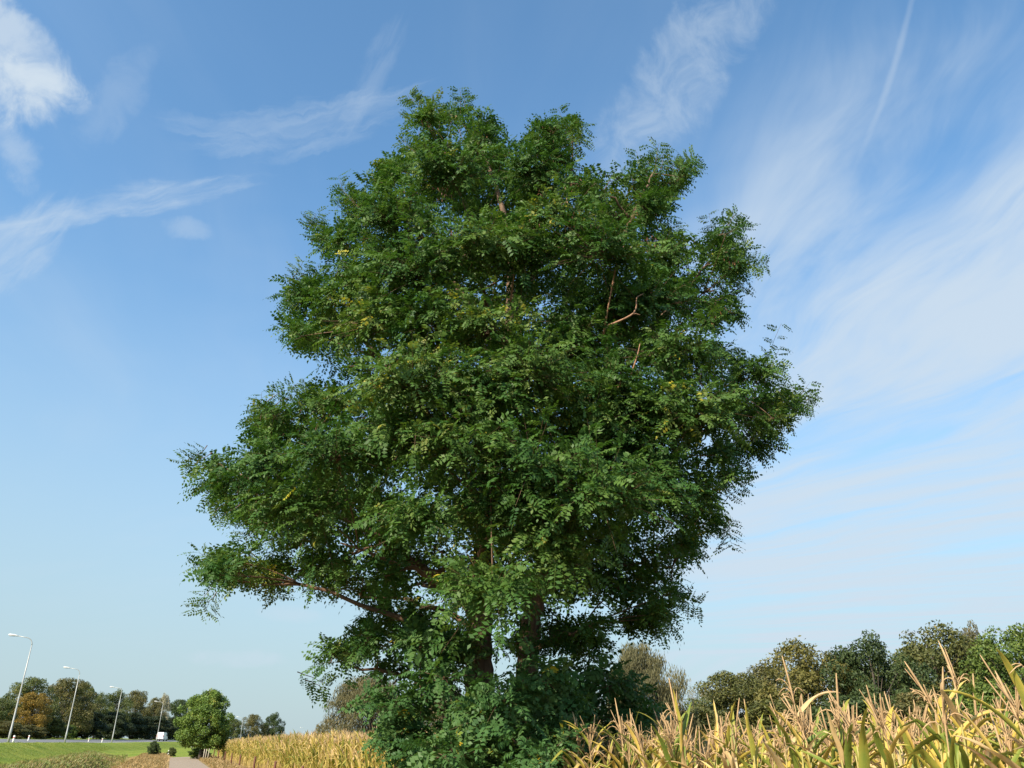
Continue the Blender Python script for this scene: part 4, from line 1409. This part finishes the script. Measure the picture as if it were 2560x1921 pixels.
# ------------------------------------------------------------------ maize
def blade(L, w, a0, bend_, kink=None, twist=0.0, nseg=9, fold=0.22, wave=0.0, seed=0):
    """maize leaf: arching strip in the local xz plane, rooted at the origin; returns V, Q, attribute"""
    R_ = np.random.default_rng(seed)
    u = np.linspace(0, 1, nseg + 1)
    th = a0 + bend_ * u ** 1.6
    if kink:
        th = th + kink[1] * (u > kink[0])
    ds = L / nseg
    x = np.concatenate([[0], np.cumsum(np.sin(th[:-1]) * ds)])
    z = np.concatenate([[0], np.cumsum(np.cos(th[:-1]) * ds)])
    wid = w * np.minimum(1, 0.45 + u / 0.22 * 0.55) * np.clip(1 - u, 0, 1) ** 0.62 * (1 - 0.0 * u)
    tw = twist * u + wave * np.sin(u * 9 + R_.uniform(0, 6))
    V, A = [], []
    for q in range(nseg + 1):
        t_ = np.array([math.sin(th[q]), 0, math.cos(th[q])])
        n_ = np.array([math.cos(th[q]), 0, -math.sin(th[q])])
        s_ = np.array([0, 1.0, 0])
        s2 = s_ * math.cos(tw[q]) + n_ * math.sin(tw[q])
        n2 = n_ * math.cos(tw[q]) - s_ * math.sin(tw[q])
        c = np.array([x[q], 0, z[q]])
        h_ = wid[q] / 2
        V += [c - s2 * h_ - n2 * h_ * fold * 2, c + n2 * 0.0, c + s2 * h_ - n2 * h_ * fold * 2]
        A += [0.55 + 0.45 * u[q], 0.10 + 0.6 * u[q] ** 1.5, 0.55 + 0.45 * u[q]]
    Q = []
    for q in range(nseg):
        b = q * 3
        Q += [(b, b + 1, b + 4, b + 3), (b + 1, b + 2, b + 5, b + 4)]
    return np.array(V), np.array(Q), np.clip(np.array(A), 0, 1)


BL = {'upper': [], 'mid': []}
for q in range(8):
    R_ = np.random.default_rng(100 + q)
    kink = (R_.uniform(0.35, 0.7), R_.uniform(0.7, 1.6)) if q % 3 == 0 else None
    BL['upper'].append(blade(R_.uniform(0.45, 0.66), R_.uniform(0.050, 0.080), R_.uniform(0.15, 0.80), R_.uniform(0.2, 1.6), kink, R_.uniform(-1.5, 1.5), 9, R_.uniform(0.15, 0.6), R_.uniform(0.05, 0.4), q))
for q in range(10):
    R_ = np.random.default_rng(200 + q)
    kink = (R_.uniform(0.3, 0.65), R_.uniform(0.7, 1.7)) if q % 2 == 0 else None
    BL['mid'].append(blade(R_.uniform(0.62, 0.88), R_.uniform(0.065, 0.095), R_.uniform(0.25, 0.75), R_.uniform(0.6, 1.9), kink, R_.uniform(-1.2, 1.2), 10, R_.uniform(0.12, 0.6), R_.uniform(0, 0.3), 50 + q))
BLM = {k: [{m_: make_mesh('maize_blade_%s' % k, b[0], b[1], [M[m_]], {'rnd': b[2]}, True) for m_ in ('corn_green', 'corn_yellow', 'corn_straw')} for b in v] for k, v in BL.items()}


def tassel(seed):
    R_ = np.random.default_rng(seed)
    g = Geo()
    tip = np.array([R_.normal(0, 0.06), R_.normal(0, 0.06), R_.uniform(0.36, 0.50)])
    sp = bez((0, 0, -0.03), (0, 0, 0.16), tip, 9)
    g.tube(sp, [0.005, 0.005, 0.005, 0.007, 0.009, 0.008, 0.009, 0.007, 0.003], 5)
    for _ in range(R_.integers(7, 13)):
        z0 = R_.uniform(0.07, 0.17)
        an = R_.uniform(0, 6.28)
        ln = R_.uniform(0.12, 0.24)
        o = np.array([math.cos(an), math.sin(an), 0])
        a_ = np.array([0, 0, z0])
        dro = R_.uniform(-0.3, 1.1)
        b_ = a_ + o * ln * 0.30 + np.array([0, 0, ln * 0.75])
        c_ = a_ + o * ln * (0.45 + 0.4 * max(dro, 0)) + np.array([0, 0, ln * (0.95 - dro)])
        g.tube(bez(a_, b_, c_, 6), [0.0025, 0.003, 0.005, 0.0043, 0.0047, 0.002], 4)
    return g.mesh('maize_tassel', M['corn_tassel'])


TAS = [tassel(300 + q) for q in range(7)]


def stalk_mesh(seed):
    R_ = np.random.default_rng(seed)
    g = Geo()
    z = np.concatenate([[-0.06], np.sort(np.concatenate([np.linspace(0.12, 0.95, 8), np.linspace(0.135, 0.965, 8)])), [1.0]])
    r = np.interp(z, [0, 1], [0.014, 0.0055]) * np.where(np.arange(len(z)) % 2, 1.15, 0.95)
    P_ = np.stack([0.012 * np.sin(z * 5 + seed), 0.012 * np.cos(z * 4 + seed), z], 1)
    P_[0, :2] = P_[1, :2]
    g.tube(P_, r, 6)
    return g.mesh('maize_stalk', M['corn_stalk'], True)


STK = [stalk_mesh(q) for q in range(3)]
g = Geo()
g.tube([(0, 0, 0), (0, 0, 0.04), (0, 0, 0.10), (0, 0, 0.17), (0, 0, 0.22), (0, 0, 0.25)], [0.010, 0.026, 0.031, 0.027, 0.015, 0.003], 8)
COB = g.mesh('maize_cob', M['corn_husk'], True)
FR = [0.28, 0.40, 0.50, 0.60, 0.69, 0.77, 0.845, 0.915, 0.98]
MAIZE_LABEL = 'ripening maize plant with yellowing leaves and straw tassel at the field edge'


def maize_height(s):
    return np.interp(s, [0, 4, 6.5, 9, 11.5, 14, 18, 24, 60, 90, 116], [2.12, 2.08, 2.00, 1.93, 1.87, 1.80, 1.86, 2.0, 1.97, 1.84, 1.62])


def maize_plant(x, y, z, H, az, label=None, row=0, group='maize plants along the field edge', lean=(0, 0), green=None):
    R_ = rng
    gp = R_.random() if green is None else green
    if label is None:
        look = 'greener maize plant with a straw tassel ' if gp >= 0.7 else 'dried yellow maize plant with a straw tassel '
        label = look + ('in the outermost row beside the path' if row <= 0 else 'in the second row from the path' if row == 1 else 'standing deeper behind the first two rows')
    root = link('maize_plant', None, label=label, cat='maize plant', group=group)
    root.location = (x, y, z)
    root.rotation_euler = (lean[0], lean[1], az)
    hs = H - 0.36
    k = link('stalk', STK[R_.integers(3)], root)
    k.scale = (1, 1, hs)
    t_ = link('tassel', TAS[R_.integers(7)], root)
    t_.location = (0.0, 0.0, hs - 0.01)
    t_.rotation_euler = (R_.normal(0, 0.16), R_.normal(0, 0.16), R_.uniform(0, 6.28))
    sc = R_.uniform(0.75, 1.1)
    t_.scale = (sc, sc, sc)
    for q, fr in enumerate(FR):
        up_ = q >= 5
        bank_ = BLM['upper' if up_ else 'mid']
        dry_p = 0.62 - 0.03 * q if gp < 0.7 else 0.2
        u_ = R_.random()
        m_ = 'corn_straw' if u_ < dry_p * 0.55 else ('corn_yellow' if u_ < dry_p * 0.55 + 0.34 else 'corn_green')
        if green is not None and q >= 5:
            m_ = 'corn_green'
        l_ = link('leaf', bank_[R_.integers(len(bank_))][m_], root)
        l_.location = (0, 0, fr * hs)
        l_.rotation_euler = (0, R_.normal(0, 0.10), (q % 2) * math.pi + R_.normal(0, 0.45))
        sc = R_.uniform(0.80, 1.12)
        if q >= len(FR) - 2:
            sc *= 0.8
        l_.scale = (sc, sc, sc)
    if R_.random() < 0.55:
        c_ = link('cob', COB, root)
        c_.location = (0.012, 0, 0.52 * hs)
        c_.rotation_euler = (0, R_.uniform(0.35, 0.9) if R_.random() < 0.7 else 2.3, R_.uniform(0, 6.28))
    return root


spots = []
for r_ in range(-1, 11):
    t_ = FIELD_T - 0.75 * r_
    s_ = 1.0 + rng.uniform(0, 0.1)
    while s_ < 114:
        xy = st(s_ + rng.normal(0, 0.02), t_ + rng.normal(0, 0.04))
        s_ += rng.uniform(0.13, 0.21)
        if math.hypot(xy[0] - TRUNK[0], xy[1] - TREE_Y) < 1.15:
            continue
        if r_ == -1 and s_ > 11.4:
            continue
        d = math.hypot(*xy)
        azd = math.degrees(math.atan2(xy[0], xy[1]))
        spots.append((d, azd, xy[0], xy[1], s_, r_))
near = sorted([q for q in spots if q[1] < 34 and q[1] > -4 and q[0] < 30 and q[3] > 2], key=lambda q: q[0])[:296]
nset = set((q[2], q[3]) for q in near)
for d, azd, x, y, s_, r_ in near:
    H = float(maize_height(s_)) * rng.normal(1.0, 0.045)
    maize_plant(x, y, gz(x, y), H, rng.uniform(0, 6.28), lean=(rng.normal(0, 0.04), rng.normal(0, 0.04)), row=r_)
# one green plant that stands taller before the dark suckers
P = at(1692, 1900, 10.2)
sp = maize_plant(P[0], P[1], gz(P[0], P[1]), 2.02, 0.4, 'taller green maize plant with broad arching leaf before the dark suckers', green=1.0)
b = blade(0.72, 0.085, 0.30, 1.15, None, 0.3, 12, 0.2, 0.1, 3)
lf = link('leaf', make_mesh('broad_maize_blade', b[0], b[1], [M['corn_green']], {'rnd': b[2] * 0.6}, True), sp)
lf.location = (0, 0, 1.50)
lf.rotation_euler = (0, 0, math.pi - 0.4)

# the rest of the crop as one stand
def strip(R_, L, w, a0, bend_, kink):
    u = np.linspace(0, 1, 5)
    th = a0 + bend_ * u ** 1.6 + (0 if kink is None else kink[1] * (u > kink[0]))
    x = np.concatenate([[0], np.cumsum(np.sin(th[:-1]) * L / 4)])
    z = np.concatenate([[0], np.cumsum(np.cos(th[:-1]) * L / 4)])
    wd_ = w * np.array([0.5, 0.95, 0.85, 0.55, 0.03])
    tw_ = R_.uniform(-0.8, 0.8) * u
    c = np.stack([x, 0 * x, z], 1)
    sd_ = np.stack([np.cos(th) * np.sin(tw_), np.cos(tw_), -np.sin(th) * np.sin(tw_)], 1) * wd_[:, None] / 2
    V = np.empty((10, 3))
    V[0::2], V[1::2] = c - sd_, c + sd_
    return V, np.array([(2 * q, 2 * q + 1, 2 * q + 3, 2 * q + 2) for q in range(4)])


protos = []
for q in range(14):
    R_ = np.random.default_rng(500 + q)
    V, Q, A = [], [], []
    n0 = 0
    for k, fr in enumerate([0.30, 0.46, 0.58, 0.68, 0.77, 0.85, 0.92, 0.985]):
        up_ = k >= 4
        kink = (R_.uniform(0.3, 0.65), R_.uniform(0.7, 1.7)) if R_.random() < 0.45 else None
        v, f_ = strip(R_, R_.uniform(0.36, 0.55) if up_ else R_.uniform(0.6, 0.85), R_.uniform(0.05, 0.085), R_.uniform(0.15, 0.6), R_.uniform(0.2, 1.5), kink)
        an = (k % 2) * math.pi + R_.normal(0, 0.6)
        c_, s_ = math.cos(an), math.sin(an)
        v = v @ np.array([[c_, s_, 0], [-s_, c_, 0], [0, 0, 1]])
        v[:, 2] += fr * 1.62
        V.append(v)
        Q.append(f_ + n0)
        n0 += len(v)
        A.append(np.full(len(v), np.clip(R_.normal(0.52, 0.26) - (0.14 if k < 4 else 0), 0.0, 0.92)))
    g = Geo()
    g.tube([(0, 0, -0.05), (0, 0, 1.64)], [0.014, 0.006], 3, False)
    tp = np.array([R_.normal(0, 0.05), R_.normal(0, 0.05), 1.99])
    g.tube([(0, 0, 1.64), tp * np.array([0.4, 0.4, 0]) + np.array([0, 0, 1.82]), tp], [0.006, 0.011, 0.004], 3, False)
    for _ in range(6):
        an = R_.uniform(0, 6.28)
        o = np.array([math.cos(an), math.sin(an), 0])
        sd_ = np.array([-o[1], o[0], 0]) * 0.006
        a_ = np.array([0, 0, R_.uniform(1.70, 1.79)])
        dro = R_.uniform(-0.1, 0.8)
        b_ = a_ + o * 0.06 + np.array([0, 0, 0.12])
        c_ = a_ + o * (0.09 + 0.07 * dro) + np.array([0, 0, 0.20 - 0.18 * dro])
        g.add([a_ - sd_, a_ + sd_, b_ + sd_, b_ - sd_, c_ + sd_ * 0.5, c_ - sd_ * 0.5], [(0, 1, 2, 3), (3, 2, 4, 5)])
    gv = np.vstack(g.V)
    V.append(gv)
    Q.append(np.vstack(g.Q) + n0)
    A.append(np.where(gv[:, 2] > 1.66, 0.99, 0.6))
    protos.append((np.vstack(V), np.vstack(Q), np.concatenate(A)))
VV, QQ, AA, n0 = [], [], [], 0
for d, azd, x, y, s_, r_ in spots:
    if (x, y) in nset:
        continue
    if r_ > 4 and rng.random() < 0.5:
        continue
    v, f_, a_ = protos[rng.integers(14)]
    H = float(maize_height(s_)) * rng.normal(1.0, 0.05)
    an = rng.uniform(0, 6.28)
    c_, s2 = math.cos(an), math.sin(an)
    Rm = np.array([[c_, s2, 0], [-s2, c_, 0], [0, 0, 1]])
    w_ = v @ Rm
    w_[:, 2] *= H / 1.98
    w_[:, 0] += rng.normal(0, 0.04) * w_[:, 2]
    w_[:, 1] += rng.normal(0, 0.04) * w_[:, 2]
    VV.append(w_ + np.array([x, y, gz(x, y)]))
    QQ.append(f_ + n0)
    n0 += len(v)
    AA.append(np.clip(a_ + rng.normal(0, 0.10), 0, 1))
print('maize stand', len(VV), n0)
link('maize_crop', make_mesh('maize_crop', np.vstack(VV), np.vstack(QQ), [M['corn_field']], {'rnd': np.concatenate(AA)}),
     label='dense stand of ripe golden maize running back along the path', cat='maize crop', kind='stuff')

# ------------------------------------------------------------------ grass
def tufts(name, n, sr, tf_, hr, wd, lean, mat, label, dens=None):
    s_ = rng.uniform(sr[0], sr[1], n)
    t_ = tf_(n, s_)
    if dens is not None:
        k = rng.random(n) < dens(s_, t_)
        s_, t_ = s_[k], t_[k]
    n = len(s_)
    p = np.concatenate([s_[:, None] * PD + t_[:, None] * PN, height(s_, t_)[:, None] - 0.02], 1)
    V, A = [], []
    for b_ in range(3):
        an = rng.uniform(0, 6.28, n)
        o = np.stack([np.cos(an), np.sin(an), np.zeros(n)], 1)
        sd_ = np.stack([-np.sin(an), np.cos(an), np.zeros(n)], 1)
        h_ = rng.uniform(hr[0], hr[1], n)[:, None]
        q = p + o * rng.uniform(0, 0.06, n)[:, None]
        l_ = lean * rng.uniform(0.2, 1.0, n)[:, None]
        w_ = wd * rng.uniform(0.6, 1.3, n)[:, None]
        V.append(np.stack([q - sd_ * w_, q + sd_ * w_, q + o * h_ * l_ * 0.35 + sd_ * w_ * 0.6 + np.array([0, 0, 1]) * h_ * 0.6, q + o * h_ * l_ + np.array([0, 0, 1]) * h_], 1).reshape(-1, 3))
        A.append(np.repeat(rng.random(n) * 0.7 + 0.15, 4))
    V = np.vstack(V)
    m = len(V) // 4
    ii = np.arange(m)[:, None] * 4
    return link(name, make_mesh(name, V, np.vstack([ii + np.array([[0, 1, 2]]), ii + np.array([[0, 2, 3]])]), [mat], {'rnd': np.concatenate(A)}), label=label, cat='grass', kind='stuff')


tufts('lawn_grass', 20000, (48, 150), lambda n, s_: 8.2 + (road_t(s_) - 8.6) * rng.random(n), (0.025, 0.075), 0.016, 0.8, M['lawn_blade'], 'short green grass on the bank between ditch and road')
tufts('verge_grass', 15000, (45, 128), lambda n, s_: np.where(rng.random(n) < 0.74, rng.uniform(0.0, 3.1, n), rng.normal(-3.7, 0.6, n)), (0.08, 0.30), 0.014, 0.7, M['dry_blade'],
      'dry brownish grass along the ditch and path edges', dens=lambda s_, t_: ((t_ > 0.05) | (t_ < -2.9)) & (t_ < 3.1) & (t_ > -5.2))
tufts('bank_grass', 9000, (46, 118), lambda n, s_: rng.uniform(4.6, 8.8, n), (0.08, 0.30), 0.016, 0.8, M['bank_blade'], 'rank brown and green growth on the far bank of the ditch')
